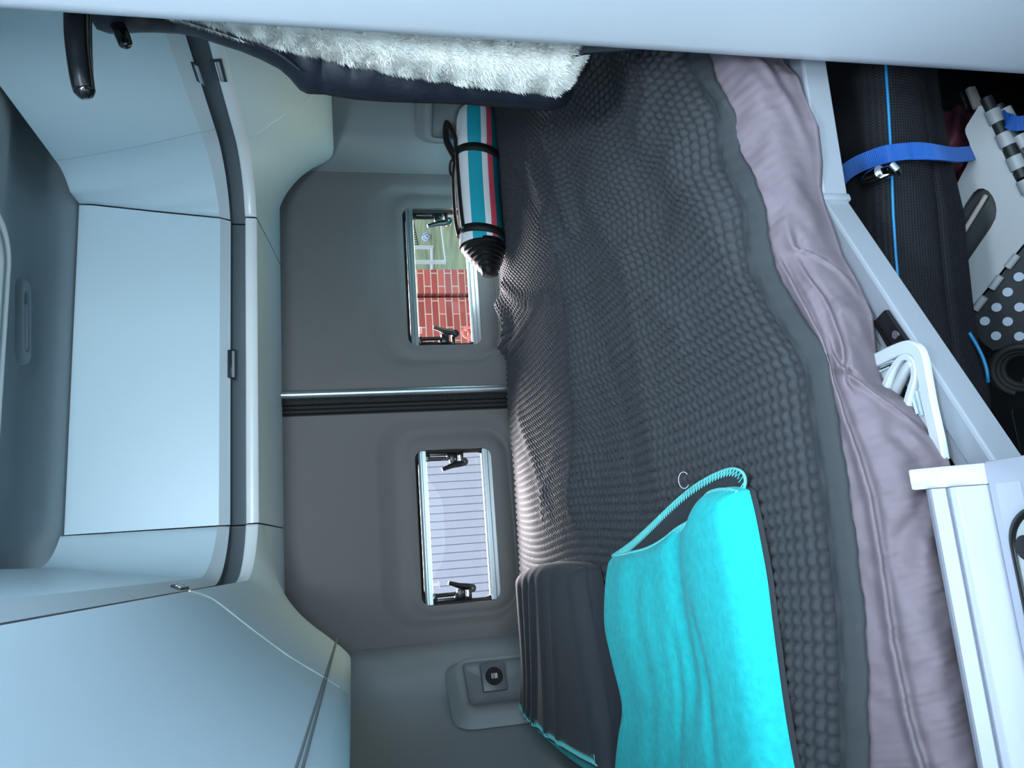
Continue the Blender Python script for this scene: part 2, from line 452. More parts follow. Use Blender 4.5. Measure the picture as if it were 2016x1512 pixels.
# ------------------------------------------------------------------ pockets in the side trim
def pocket(name, s, x0, label, socket):
    po = empty(name, (-0.37 if s < 0 else 1.354, 2.17, 1.0), label, 'storage pocket')
    # local frame on the angled trim: a runs outwards, z up
    def L(a, z, d):
        # a in 0..1 from the door pillar towards the side, d = towards the room
        p = smooth_path([(-0.290, 2.222), (-0.345, 2.180), (-0.395, 2.115), (-0.425, 2.02)], 8)
        i = a * (len(p) - 1); k = min(int(i), len(p) - 2); f = i - k
        q = p[k] * (1 - f) + p[k + 1] * f; t = p[k + 1] - p[k]; nrm = np.array([-t[1], t[0]]); nrm /= np.linalg.norm(nrm)
        if nrm[0] < 0: nrm = -nrm
        q = q + nrm * d
        return (q[0] if s < 0 else 2 * x0 - q[0], q[1], z)
    def ringpts(a0, a1, z0, z1, ra, rz, d, n=6):
        out = []
        for ca, cz, st_ in ((a1 - ra, z0 + rz, -90), (a1 - ra, z1 - rz, 0), (a0 + ra, z1 - rz, 90), (a0 + ra, z0 + rz, 180)):
            for i in range(n + 1):
                g = math.radians(st_ + 90 * i / n); out.append(L(ca + ra * math.cos(g), cz + rz * math.sin(g), d))
        return out
    rings = [ringpts(0.0, 0.98, 0.93, 1.215, .2, .06, -0.004), ringpts(0.05, 0.92, 0.942, 1.195, .18, .055, 0.022), ringpts(0.07, 0.89, 0.947, 1.187, .15, .05, 0.028),
             ringpts(0.12, 0.76, 0.97, 1.170, .05, .014, 0.029), ringpts(0.125, 0.755, 0.972, 1.168, .05, .013, 0.024)]
    grid('surround', rings, M_wall, po, cv=True)
    r2 = ringpts(0.125, 0.755, 0.972, 1.168, .05, .013, 0.025); r3 = ringpts(0.14, 0.70, 0.98, 1.160, .04, .012, 0.003)
    cc = np.repeat([np.mean(r3, 0)], len(r3), 0)
    grid('recess', [r2, r3, list(cc * .97 + np.array(r3) * .03)], M_wall, po, cv=True)
    if socket:
        c = np.array(P(972, 1333, Y=2.155)); n = np.array([0.62, -0.78, 0.05]); n /= np.linalg.norm(n)
        if True:
            n = np.array([0.42, -0.90, 0.0]); n /= np.linalg.norm(n)
            tx = np.array([-n[1], n[0], 0]); tz = np.array([0, 0, 1.0])
            so = empty('usb_socket', tuple(c), 'square grey usb charging socket with round black insert in the left trim pocket', 'usb socket')
            rot = Matrix((tx, n, tz)).transposed()
            MB().box(c - n * 0.004, (0.074, 0.022, 0.066), 0.004, rot).build('face_plate', mat('grey_socket_plate', (92, 94, 100), 0.4), so)
            MB().disc(c + n * 0.008, n, 0.0235, 0.006, 32).build('insert', M_blk, so)
            pb = MB()
            for k, (o_, w_) in enumerate(((-0.0062, 0.0018), (-0.0022, 0.0012), (0.0025, 0.0024), (0.0068, 0.0024))):
                pb.box(c + n * 0.0115 + np.array([0, 0, 1]) * (-o_) , (0.0022 if False else 0.013, 0.0012, w_), 0, rot)
            pb.build('usb_contact', mat('white_contact', (235, 235, 240), 0.4), so)
    return po
pocket('trim_pocket', -1, 0.49, 'grey moulded storage pocket in the left rear side trim beside the charging socket', True)
pocket('trim_pocket', 1, 0.492, 'grey moulded storage pocket in the right rear side trim behind the coat', False)

# ================================================================== OVERHEAD LOCKERS
# every profile point runs round the rear of the van as a U: left side (X), rear (Y), right side (X)
#       name      Xl      zl     Yr     zr     Xr     zr2    rad  power
PRO = {
 'top':    (0.034, 2.105, 2.000, 2.105, 0.972, 2.105, .16, 2),
 'face1':  (0.034, 2.076, 2.000, 2.076, 0.976, 2.076, .16, 2),
 'face2':  (0.010, 1.93, 2.004, 1.92, 1.012, 1.92, .17, 2),
 'face3':  (-0.0105, 1.775, 2.006, 1.765, 1.050, 1.781, .18, 2),
 'trim1':  (-0.0105, 1.775, 2.006, 1.765, 1.050, 1.781, .18, 2),
 'trim2':  (-0.029, 1.747, 2.022, 1.741, 1.062, 1.748, .19, 2),
 'trim3':  (-0.040, 1.746, 2.034, 1.740, 1.074, 1.747, .19, 2),
 'band1':  (-0.052, 1.760, 2.046, 1.752, 1.088, 1.762, .20, 2),
 'band2':  (-0.058, 1.690, 2.046, 1.690, 1.088, 1.690, .20, 2),
 'rail0':  (-0.050, 1.703, 2.040, 1.7015, 1.080, 1.703, .20, 2),
 'rail1':  (-0.0272, 1.7035, 2.004, 1.7015, 1.044, 1.703, .18, 2),
 'rail2':  (-0.0264, 1.700, 2.0005, 1.698, 1.041, 1.699, .18, 2),
 'rail3':  (-0.0244, 1.683, 2.0015, 1.676, 1.043, 1.680, .18, 2),
 'rail4':  (-0.0240, 1.678, 2.006, 1.672, 1.047, 1.674, .18, 2),
 'und1':   (-0.040, 1.655, 2.04, 1.669, 1.062, 1.650, .18, 2),
 'und2':   (-0.087, 1.612, 2.10, 1.663, 1.098, 1.606, .19, 2.2),
 'und3':   (-0.140, 1.560, 2.17, 1.656, 1.140, 1.556, .20, 2.6),
 'und4':   (-0.182, 1.513, 2.24, 1.650, 1.180, 1.512, .22, 3.2),
 'und5':   (-0.214, 1.481, 2.29, 1.646, 1.208, 1.484, .26, 4),
 'und6':   (-0.236, 1.4655, 2.32, 1.643, 1.226, 1.472, .29, 6),
 'und7':   (-0.250, 1.4620, 2.335, 1.641, 1.237, 1.468, .30, 10),
 'und8':   (-0.30, 1.4640, 2.36, 1.64, 1.29, 1.470, .30, 10),
 'und9':   (-0.48, 1.4700, 2.36, 1.64, 1.46, 1.475, .30, 10),
}
def sm(t): return t * t * (3 - 2 * t)
def ppath(k, sec, n=24, ya=None, yb=None, xa=None, xb=None):
    """points of profile k in one section: 'left', 'lc', 'rear', 'rc', 'right'"""
    xl, zl, yr, zr, xr, zr2, r, pw = PRO[k]
    out = []
    e = 2.0 / pw
    if sec == 'left':
        for y in np.linspace(ya, yb, n): out.append((xl, y, zl))
    elif sec == 'right':
        for y in np.linspace(ya, yb, n): out.append((xr, y, zr2))
    elif sec in ('lc', 'rc'):
        for i in range(n):
            t = i / (n - 1); g = t * math.pi / 2
            cx = abs(math.cos(g)) ** e; sy = abs(math.sin(g)) ** e
            y = yr - r + r * sy
            z = (zl if sec == 'lc' else zr2) * (1 - sm(t)) + zr * sm(t)
            x = (xl + r - r * cx) if sec == 'lc' else (xr - r + r * cx)
            out.append((x, y, z))
    else:
        x0 = xl + r; x1 = xr - r
        for i in range(n):
            t = i / (n - 1); out.append((x0 + (x1 - x0) * t, yr, zr))
    return np.array(out)
UNDK = ['rail4', 'und1', 'und2', 'und3', 'und4', 'und5', 'und6', 'und7', 'und8', 'und9']
def side_path(k, s, n1=14, n2=26, y0=-0.55):
    xl, zl, yr, zr, xr, zr2, r, pw = PRO[k]
    i = UNDK.index(k) if k in UNDK else 0
    ysp = (1.20 + .055 * i) if s < 0 else 1.83
    ysp = min(ysp, yr - r - .01)
    a = np.concatenate([ppath(k, 'left' if s < 0 else 'right', n1, y0, ysp), ppath(k, 'left' if s < 0 else 'right', 9, ysp, yr - r)[1:]])
    b = ppath(k, 'lc' if s < 0 else 'rc', n2)
    return np.concatenate([a[:-1], b])
def rear_extra(k, s, n, x_to):
    """carry a corner on along the rear as far as x_to"""
    xl, zl, yr, zr, xr, zr2, r, pw = PRO[k]
    x0 = xl + r if s < 0 else xr - r
    return np.array([(x0 + (x_to - x0) * i / n, yr, zr) for i in range(1, n + 1)])
DX = (0.1045, 0.912)                          # seams of the rear locker at the door
def seam_x(k, s):
    f = {'top': 0, 'face1': 0}.get(k, 1)
    # seams splay slightly towards the ceiling and the rear
    if s < 0: return 0.108 if PRO[k][2] < 2.05 else 0.108
    yr = PRO[k][2]
    return 0.941 if k in ('top', 'face1') else (0.926 if k == 'face2' else 0.912)
def section(name, keys, m, parent, s, **kw):
    rows = []
    for k in keys:
        p = side_path(k, s)
        xs = seam_x(k, s)
        xl, zl, yr, zr, xr, zr2, r, pw = PRO[k]
        x0 = xl + r if s < 0 else xr - r
        g = 0.0018
        if (s < 0 and x0 < xs - g) or (s > 0 and x0 > xs + g):
            p = np.concatenate([p, rear_extra(k, s, 6, xs - g * 1 if s < 0 else xs + g)])
        else:
            lim = xs - g if s < 0 else xs + g
            p[:, 0] = np.minimum(p[:, 0], lim) if s < 0 else np.maximum(p[:, 0], lim)
            p = np.concatenate([p, np.repeat(p[-1:], 6, 0)])
        rows.append(p)
    return grid(name, np.array(rows), m, parent, flip=(s > 0), **kw)
def rear_section(name, keys, m, parent, **kw):
    rows = []
    for k in keys:
        yr, zr = PRO[k][2], PRO[k][3]
        a = seam_x(k, -1) + 0.0018; b = seam_x(k, 1) - 0.0018
        rows.append([(a + (b - a) * i / 30, yr, zr) for i in range(31)])
    return grid(name, np.array(rows), m, parent, **kw)
FACE = ['top', 'face1', 'face2', 'face3']; TRIM = ['trim1', 'trim2']; BAND = ['trim2', 'trim3', 'band1', 'band2']
RAIL = ['rail0', 'rail1', 'rail2', 'rail3', 'rail4']; UND = ['rail4', 'und1', 'und2', 'und3', 'und4', 'und5', 'und6', 'und7', 'und8', 'und9']
URE = ['rail4', 'und1', 'und2', 'und3', 'und4', 'und5', 'und6', 'und7', 'und8']
# rear locker
lr = empty('overhead_locker', (0.51, 2.2, 1.64), 'wide white overhead locker across the rear doors with one flat door', 'overhead locker', 'overhead lockers')
dr = rear_section('locker_door', FACE, M_white, lr)
rear_section('door_trim', TRIM, M_side, dr)
rear_section('valance', BAND, M_band, lr)
rear_section('light_rail', RAIL, M_rail, lr)
rear_section('underside', URE, M_under, lr)
def latch(parent, c, ux, uz, n, w=0.075, h=0.016):
    ux, uz, n = (np.array(v, float) / np.linalg.norm(v) for v in (ux, uz, n))
    rot = Matrix((ux, uz, n)).transposed(); c = np.array(c, float)
    q = MB()
    q.prism([c + ux * a + uz * b for a, b in ((-w / 2, -h / 2), (w / 2, -h / 2), (w / 2 - 0.005, h / 2), (-w / 2 + 0.005, h / 2))], n * 0.004, 0.0008)
    o = q.build('latch', M_dark, parent)
    MB().box(c + n * 0.0045 + uz * 0.001, (w * 0.84, 0.0035, 0.003), 0.001, rot).build('pull_bar', M_chrome, o)
    MB().box(c + n * 0.0042 - uz * 0.004, (w * 0.84, 0.006, 0.002), 0.0005, rot).build('latch_plate', M_alug, o)
latch(lr, P(455, 717, Y=2.019), (1, 0, 0), (0, -0.55, 0.83), (0, -0.83, -0.55), 0.082, 0.020)

# side lockers
def side_locker(s, label):
    lk = empty('overhead_locker', (-0.2 if s < 0 else 1.2, 1.2, 1.47), label, 'overhead locker', 'overhead lockers')
    # split the face into the flat door and the curved corner panel
    rows_d, rows_c = [], []
    def split(keys, nm_door, nm_cor, m, par_door, par_cor):
        rd, rc = [], []
        for k in keys:
            p = side_path(k, s); xl, zl, yr, zr, xr, zr2, r, pw = PRO[k]
            xs = seam_x(k, s); g = 0.0018
            x0 = xl + r if s < 0 else xr - r
            lim = xs - g if s < 0 else xs + g
            if (s < 0 and x0 < lim) or (s > 0 and x0 > lim): p = np.concatenate([p, rear_extra(k, s, 6, lim)])
            else:
                p[:, 0] = np.minimum(p[:, 0], lim) if s < 0 else np.maximum(p[:, 0], lim)
                p = np.concatenate([p, np.repeat(p[-1:], 6, 0)])
            a = p[:14].copy(); c = p[13:].copy()
            a[-1, 1] -= 0.0004; c[0, 1] += 0.0004
            rd.append(a); rc.append(c)
        od = grid(nm_door, np.array(rd), m, par_door, flip=(s > 0))
        oc = grid(nm_cor, np.array(rc), m, par_cor, flip=(s > 0))
        return od, oc
    dd, cc = split(FACE, 'locker_door', 'corner_panel', M_white, lk, lk)
    split(TRIM, 'door_trim', 'corner_trim', M_side, dd, cc)
    section('valance', BAND, M_band, lk, s)
    section('light_rail', RAIL, M_rail, lk, s)
    ud, uc = split(UND[:8], 'underside', 'corner_underside', M_under, lk, lk)
    section('base_panel', UND[7:], M_under, lk, s)
    return lk, dd, cc, ud
ll, lld, llc, llu = side_locker(-1, 'white overhead locker along the left side above the turquoise blanket, curved underside towards us')
rl, rld, rlc, rlu = side_locker(1, 'white overhead locker along the right side, behind the coat and its hook')
latch(rl, P(388, 143, X=1.058), (0, 1, 0), (0.5, 0, 0.86), (-0.86, 0, -0.5), 0.078, 0.024)
latch(rl, P(430, 137, X=1.040), (0, 1, 0), (0, 0, 1), (-1, 0, 0.0), 0.078, 0.024)
latch(ll, P(353, 1158, X=-0.022), (0, 1, 0), (0.4, 0, 0.9), (0.9, 0, -0.4), 0.07, 0.018)
# pressed grooves along the left locker base
q = MB()
for a_, b_ in (((-0.176, -0.5, 1.5185), (-0.197, 2.2, 1.4975)), ((-0.1835, -0.5, 1.5105), (-0.1985, 2.2, 1.496))):
    g1 = MB(); g1.tube([a_, b_], 0.0018, 6); g1.build('groove', M_wall, llu)
# pale line where two underside panels meet, standing in for their edge highlight
q = []
for k in UND[:6]:
    pth = side_path(k, -1); q.append(pth[13] + (0, -0.0, -0.0005))
MB().tube(smooth_path(q, 4), 0.0016, 6).build('seam_highlight', M_rail, llu)
q = []
for k in UND[:7]:
    pth = side_path(k, 1); q.append(pth[13] + (-0.0003, 0, -0.0005))
MB().tube(smooth_path(q, 4), 0.0011, 6).build('seam_highlight', M_rail, rlu)  # pale tube puts the seam's edge highlight into the colour

# ------------------------------------------------------------------ roof hatch and pull in the ceiling
ZC = 2.112
hx1, hy1 = 0.722, 1.625
hf = empty('roof_hatch', (0.4, 1.35, ZC), 'roof hatch frame at the very top edge above the locker', 'roof hatch')
def ringxy(x0, x1, y0, y1, r, z, n=10):
    return [(x, y, z) for x, y in rrect(x0, x1, y0, y1, r, n)]
rings = [ringxy(0.10, hx1, 1.0, hy1, .09, ZC + .004), ringxy(0.105, hx1 - .005, 1.005, hy1 - .005, .088, ZC - .012), ringxy(0.115, hx1 - .014, 1.015, hy1 - .014, .085, ZC - .016),
         ringxy(0.125, hx1 - .022, 1.025, hy1 - .022, .08, ZC - .010), ringxy(0.125, hx1 - .022, 1.025, hy1 - .022, .08, ZC - .001)]
grid('outer_frame', rings, M_side, hf, cv=True)
rings = [ringxy(0.135, hx1 - .030, 1.035, hy1 - .030, .075, ZC - .001), ringxy(0.137, hx1 - .032, 1.037, hy1 - .032, .075, ZC - .012), ringxy(0.15, hx1 - .045, 1.05, hy1 - .045, .07, ZC - .014), ringxy(0.16, hx1 - .055, 1.06, hy1 - .055, .07, ZC - .002)]
grid('inner_frame', rings, M_side, hf, cv=True)
MB().box((0.41, 1.31, ZC - .003), (0.50, 0.50, 0.004), 0).build('blind', M_white, hf)
# oval pull
pa, pb_ = P(52, 566, Z=2.125), P(52, 700, Z=2.125)
hp = empty('ceiling_pull', tuple((pa + pb_) / 2), 'grey oval recessed pull set in the ceiling in front of the rear locker', 'ceiling pull')
ax = (pb_ - pa); L_ = np.linalg.norm(ax); ax /= L_; ay = np.array([-ax[1], ax[0], 0])
tilt = np.array([0, 0, 0.16])
def oval(l, w, z, n=14):
    out = []
    for i in range(2 * n + 2):
        if i <= n: a = math.radians(-90 + 180 * i / n); c = l / 2 - w / 2
        else: a = math.radians(90 + 180 * (i - n - 1) / n); c = -(l / 2 - w / 2)
        u = c + w / 2 * math.cos(a); v = w / 2 * math.sin(a)
        p = (pa + pb_) / 2 + ax * u + ay * v; out.append((p[0], p[1], p[2] + z + abs(0) - 0.14 * (0)))
    return out
zz0 = 0.012
rings = [oval(.190, .055, zz0), oval(.186, .051, zz0 - .010), oval(.178, .044, zz0 - .013), oval(.135, .026, zz0 - .013), oval(.132, .023, zz0 - .002)]
grid('bezel', rings, M_ceil, hp, cv=True)
o_ = oval(.134, .025, zz0 - .004); cc = np.repeat([np.mean(o_, 0)], len(o_), 0)
grid('recess', [o_, list(cc * .98 + np.array(o_) * .02)], M_dark, hp, cv=True)
o1 = np.array(oval(.104, .021, zz0 - .006)) + ax * 0.012; o2 = np.array(oval(.100, .017, zz0 - .012)) + ax * 0.012
cc = np.repeat([np.mean(o2, 0)], len(o2), 0)
grid('slider', [o1, o2, cc * .95 + o2 * .05], M_ceil, hp, cv=True)

# ================================================================== BED
ZF = 0.80                                     # top of the bed frame
hem_px = [(40, 1350), (90, 1372), (130, 1390), (160, 1402), (200, 1422), (250, 1432), (300, 1440), (347, 1467), (399, 1485), (460, 1498), (521, 1512), (560, 1532), (604, 1555),
          (673, 1598), (725, 1618), (812, 1630), (882, 1644), (986, 1660), (1091, 1673), (1230, 1690), (1334, 1698), (1512, 1706), (1750, 1718)]
sheet_px = [(40, 1505), (95, 1530), (125, 1545), (150, 1570), (185, 1582), (240, 1607), (310, 1615), (365, 1613), (400, 1622), (450, 1640), (500, 1656), (560, 1690), (620, 1716), (680, 1722),
            (735, 1734), (760, 1745), (790, 1788), (850, 1830), (905, 1866), (965, 1884), (1100, 1905), (1512, 1985), (1750, 2030)]
hy, hx = np.array(hem_px, float).T; by, bx = np.array(sheet_px, float).T
ZHEM = 0.925
hemP = np.array([P(x, y, Z=ZHEM) for y, x in hem_px]); o_ = np.argsort(hemP[:, 0]); HX, HY = hemP[o_, 0], hemP[o_, 1]
def yfront(X): return np.interp(X, HX, HY)

# ---- mattress in its fitted sheet
mt = empty('mattress', (0.45, 1.6, 0.80), 'mattress in a crumpled lavender grey fitted sheet, below the dark waffle blanket', 'mattress')
st_y = np.linspace(44, 1745, 420); fr = np.linspace(0, 1, 60)
rows = []
fold1 = [(560, .16), (640, .15), (740, .13), (847, .16), (987, .22), (1100, .235), (1260, .24), (1400, .30), (1512, .38), (1745, .5)]
fold2 = [(700, .20), (729, .24), (760, .45), (792, .60), (830, .85), (880, 1.0)]
fold3 = [(505, .35), (520, .6), (545, .85), (600, 1.0)]
fold4 = [(560, .35), (600, .42), (650, .40), (700, .38), (740, .30)]
fold5 = [(90, .55), (140, .62), (200, .72), (260, .82), (320, .95)]
fold6 = [(860, .6), (905, .7), (960, .75), (1010, .62), (1060, .45), (1110, .40)]
def fold(y, f, ln, amp, w, wy=60):
    ly, lf = np.array(ln, float).T
    c = np.interp(y, ly, lf); inside = np.clip(np.minimum(y - ly[0] + wy, ly[-1] + wy - y) / wy, 0, 1)
    return amp * inside * (np.exp(-((f - c) / w) ** 2) - 0.7 * np.exp(-((f - c - 1.6 * w) / w) ** 2))
for y in st_y:
    xh = np.interp(y, hy, hx); xb = np.interp(y, by, bx)
    B = P(xh - 4, y, Z=ZHEM - 0.004); Cc = P(xb, y, Z=0.812)
    out = []
    for f in fr:
        q = B * (1 - f) + Cc * f
        bul = 0.030 * math.sin(math.pi * min(1, f * 1.02)) ** 1.25
        w = fold(y, f, fold1, .011, .035) + fold(y, f, fold2, .011, .055) + fold(y, f, fold3, .009, .06) + fold(y, f, fold4, .008, .045) + fold(y, f, fold5, .008, .09) + fold(y, f, fold6, -.010, .12)
        w += 0.0035 * noise2(y / 90.0, f * 3.0, 3, .5) * (0.3 + f) + 0.0022 * noise2(y / 40.0, f * 3.0 + y / 100, 4, .6) + 0.0010 * noise2(y / 18.0 + 3 * f, f * 5.0, 9, .6)
        if f > 0.75: w *= max(0.25, (1 - f) / 0.25)
        q = q + np.array([0, -0.88, 0.47]) * (bul + w * min(1, f / .12))
        out.append(q)
    pre = [B + (0, 0.35, -0.03), B + (0, 0.12, -0.022), B + (0, 0.03, -0.014)]
    post = [Cc + (0, 0.012, -0.012), Cc + (0, 0.05, -0.016), Cc + (0, 0.16, -0.016)]
    rows.append(pre + out + post)
grid('fitted_sheet', np.array(rows), M_sheet, mt)
MB().box((0.49, 1.60, 0.862), (1.62, 1.10, 0.095), 0.03).build('core', M_sheet, mt)
slats = MB()
MB().box((0.49, 1.60, 0.796), (1.62, 1.10, 0.022), 0.004).build('base_board', M_dark, mt)

# ---- waffle blanket
CELL = 0.0168
fold_lines = [  # photo line, amplitude, width (m)
    ([(1085, 262), (1110, 340), (1135, 440)], .022, .024), ([(1056, 320), (1085, 400), (1120, 480)], .018, .022), ([(1000, 300), (1040, 380), (1075, 440)], -.010, .03),
    ([(1105, 430), (1122, 520), (1140, 620), (1152, 740), (1162, 850), (1152, 980)], .024, .06), ([(1225, 500), (1240, 640), (1262, 800), (1290, 950)], .006, .03),
    ([(992, 600), (1010, 640), (985, 700)], .026, .026), ([(1000, 560), (1040, 590), (1090, 585)], .014, .016), ([(1012, 690), (1040, 650), (1075, 590)], .013, .016), ([(975, 570), (985, 610), (1000, 650)], -.02, .02),
    ([(1268, 96), (1320, 150), (1375, 215), (1420, 290), (1462, 380), (1480, 430)], .012, .016), ([(1290, 120), (1340, 190), (1390, 260), (1430, 340)], -.010, .018),
    ([(1175, 120), (1190, 200), (1230, 330), (1270, 430)], -.014, .05), ([(1300, 320), (1370, 430), (1430, 520), (1500, 620)], .012, .045), ([(1250, 120), (1255, 180), (1240, 260)], .010, .03),
    ([(1400, 420), (1450, 520), (1520, 640)], -.008, .03), ([(1160, 380), (1200, 480), (1250, 560), (1310, 640)], .007, .03), ([(1190, 700), (1230, 860), (1250, 1000)], -.005, .03),
    ([(1030, 820), (1060, 900), (1090, 1000)], .006, .03), ([(1100, 900), (1085, 950), (1080, 1010)], .005, .02),
]
FL = []
for ln, amp, w in fold_lines:
    q = np.array([P(x, y, Z=0.975)[:2] for x, y in ln]); q = smooth_path([(a, b, 0) for a, b in q], 6)[:, :2]
    FL.append((q, amp, w))
def base_z(X, Y):
    yf = yfront(X); d = np.maximum(Y - yf, 0)
    z = 0.958 + 0.032 * np.clip((Y - 0.95) / 0.75, 0, 1) ** 1.2
    z = z - 0.012 * np.clip((Y - 1.75) / 0.45, 0, 1) ** 2
    z = z + 0.006 * noise2(X, Y, 1, .7) + 0.0035 * noise2(X, Y, 2, 1.9)
    for q, amp, w in FL:
        dm = np.full(X.shape, 1e9)
        for i in range(len(q) - 1):
            a, b = q[i], q[i + 1]; ab = b - a
            t = np.clip(((X - a[0]) * ab[0] + (Y - a[1]) * ab[1]) / (ab @ ab), 0, 1)
            dm = np.minimum(dm, (X - a[0] - t * ab[0]) ** 2 + (Y - a[1] - t * ab[1]) ** 2)
        z = z + amp * np.exp(-dm / w ** 2)
    z = z - (0.034 * np.exp(-(d / 0.055) ** 1.3))
    # rolls down at the doors, uneven edge
    ye = 2.262 + 0.012 * noise2(X, X * 0, 5, 2.0)
    z = z - 0.09 * np.clip((Y - ye + 0.03) / 0.06, 0, 1.4) ** 2
    return z
nX, nT = 740, 600
Xs = np.linspace(-0.452, 1.405, nX); tt = np.linspace(0, 1, nT)
XX = np.repeat(Xs[:, None], nT, 1); yf_ = yfront(Xs)[:, None]
YY = yf_ + (2.315 - yf_) * tt[None, :]
wy_, wx_ = [1.5, 1.8, 2.03, 2.175, 2.225, 2.27, 2.345], [-.47, -.462, -.43, -.375, -.295, -.262, -.245]
lo_ = np.interp(YY, wy_, wx_) + .016
XX = np.clip(XX, lo_, .984 - lo_)
ZZ = base_z(XX, YY)
pts = np.stack([XX, YY, ZZ], -1)
du = np.gradient(pts, axis=0); dv = np.gradient(pts, axis=1)
nr = np.cross(du, dv); nr = np.nan_to_num(nr / np.maximum(np.linalg.norm(nr, axis=2), 1e-12)[..., None])
wx = 0.010 * noise2(XX, YY, 7, 1.2); wy = 0.008 * noise2(XX, YY, 8, 1.2)
dd_ = YY - yf_
arc = np.cumsum(np.linalg.norm(dv, axis=2), axis=1)
uu = (XX + wx + 0.10 * (yf_ - 0.8) * np.exp(-dd_ / 0.5)) / CELL
vv = (arc + wy * 0.6 - 0.25 * (yf_ - 0.85) * np.clip(dd_ / 0.6, 0, 1)) / CELL
puff = (np.abs(np.sin(math.pi * uu)) ** 0.6) * (np.abs(np.sin(math.pi * vv)) ** 0.6)
hgt = 0.0078 * (puff - 0.8) * np.clip((dd_ - .012) / 0.012, 0.0, 1)
pts = pts + nr * hgt[..., None]
bl = empty('waffle_blanket', (0.45, 1.5, 0.92), 'large charcoal waffle weave blanket spread over the whole bed', 'blanket')
grid('weave', pts, M_blanket, bl)
# flat hem along the front edge
hp_ = []
for X in np.linspace(-0.45, 0.95, 260):
    y0 = float(yfront(X)); rowp = []
    for k, (dy, dz) in enumerate(((0.023, 0.002), (0.020, 0.0062), (0.0175, 0.0042), (0.0150, 0.0062), (0.009, 0.0056), (0.003, 0.0035), (-0.002, 0.000), (-0.003, -0.006), (0.006, -0.011))):
        z = float(base_z(np.array([X]), np.array([y0 + max(dy, 0)]))[0])
        rowp.append((X, y0 + dy, z + dz + 0.0006 * math.sin(X * 260) + (0.0010 * math.sin(X * 90) if k > 2 else 0)))
    hp_.append(rowp)
grid('hem', np.array(hp_), M_hem, bl)

# ---- aluminium bed frame
bf = empty('bed_frame', (0.3, 0.8, 0.76), 'pale grey aluminium bed frame rail that bends towards the white worktop', 'bed frame')
fpts = [P(1570, 60, Z=ZF), P(1622, 396, Z=ZF), P(1955, 906, Z=ZF)]
def rail_sweep(name, a, b, parent):
    a = np.array(a); b = np.array(b); d = (b - a) / np.linalg.norm(b - a); n = np.array([-d[1], d[0], 0])
    if n[1] < 0: n = -n
    prof = [(0.0, -0.004), (0.0, -0.037), (0.003, -0.040), (0.048, -0.040), (0.052, -0.036), (0.052, -0.006), (0.049, -0.003), (0.034, -0.003), (0.033, -0.0065), (0.0315, -0.0065), (0.0305, -0.001), (0.004, 0.0), (0.0012, -0.0012)]
    pts = [[p + n * u + np.array([0, 0, w]) for u, w in prof] for p in (a, a * .5 + b * .5, b)]
    o = grid(name, pts, M_alug, parent, cv=True, smooth=False)
    return o, d, n
rail_sweep('front_rail', fpts[0], fpts[1], bf); _, dF, nF = rail_sweep('front_rail', fpts[1], fpts[2], bf)
MB().box(np.array(fpts[1]) + (0, 0.024, -0.019), (0.012, 0.056, 0.045), 0.003, Matrix.Rotation(math.radians(14), 3, 'Z')).build('corner_joint', M_alug, bf)
# black bracket with its screw
br = MB()
q = [P(x, y, Z=ZF + 0.006) for x, y in ((1722, 629), (1741, 609), (1789, 679), (1762, 694))]
br.prism(q, (0, 0, -0.03), 0.002)
q = [P(x, y, Z=ZF + 0.004) for x, y in ((1711, 640), (1722, 629), (1762, 694), (1752, 694), (1722, 642), (1714, 645))]
br.prism(q, (0, 0, -0.012), 0.001)
bro = br.build('bracket', M_blk, bf)
MB().disc(P(1763, 659, Z=ZF + 0.0065), (0, 0, 1), 0.0052, 0.002, 20).build('screw', M_chrome, bro)
# sprung slat with its moulded end plate
sp = empty('slat_plate', tuple(P(1790, 760, Z=0.81)), 'white moulded plastic slat end plate poking out from under the sheet onto the frame', 'slat plate')
Q = lambda x, y, z=0.812: P(x, y, Z=z)
pm = MB()
def flat(path, w, h, closed=False):
    pth = smooth_path(path, 6, closed); n = len(pth); t = np.gradient(pth, axis=0); t /= np.linalg.norm(t, axis=1)[:, None]
    s_ = np.stack([-t[:, 1], t[:, 0], 0 * t[:, 0]], -1); up = np.array([0, 0, 1.0]); v = []; f = []
    ws = np.full(n, w) if np.isscalar(w) else np.interp(np.linspace(0, 1, n), np.linspace(0, 1, len(w)), w)
    prof = [(-1, 0), (-.92, .8), (-.75, 1), (.75, 1), (.92, .8), (1, 0), (.9, -.4), (-.9, -.4)]
    for i in range(n):
        for a, b in prof: v.append(pth[i] + s_[i] * ws[i] * a + up * h * b)
    k = len(prof)
    for i in range(n - 1):
        for j in range(k): f.append((i * k + j, i * k + (j + 1) % k, (i + 1) * k + (j + 1) % k, (i + 1) * k + j))
    f += [tuple(range(k - 1, -1, -1)), tuple((n - 1) * k + j for j in range(k))]
    return v, f
pm.add(*flat([Q(1700, 722), Q(1735, 706), Q(1765, 692), Q(1790, 684), Q(1808, 690), Q(1817, 708), Q(1824, 745), Q(1834, 800), Q(1848, 862), Q(1856, 905)], 0.0085, 0.006))
pm.add(*flat([Q(1742, 775), Q(1756, 742), Q(1770, 718), Q(1784, 704), Q(1798, 706), Q(1806, 722), Q(1806, 745), Q(1797, 775), Q(1790, 800)], 0.004, 0.007))
pm.prism([Q(*p, .810) for p in ((1700, 722), (1735, 704), (1790, 686), (1775, 708), (1760, 730), (1748, 752), (1716, 752))], (0, 0, -0.006), 0.001)
pm.prism([Q(*p, .810) for p in ((1808, 715), (1818, 722), (1828, 775), (1846, 870), (1800, 830), (1790, 800), (1800, 770), (1808, 742))], (0, 0, -0.006), 0.001)
spb = pm.build('plate', M_wpl, sp)
pr = MB()
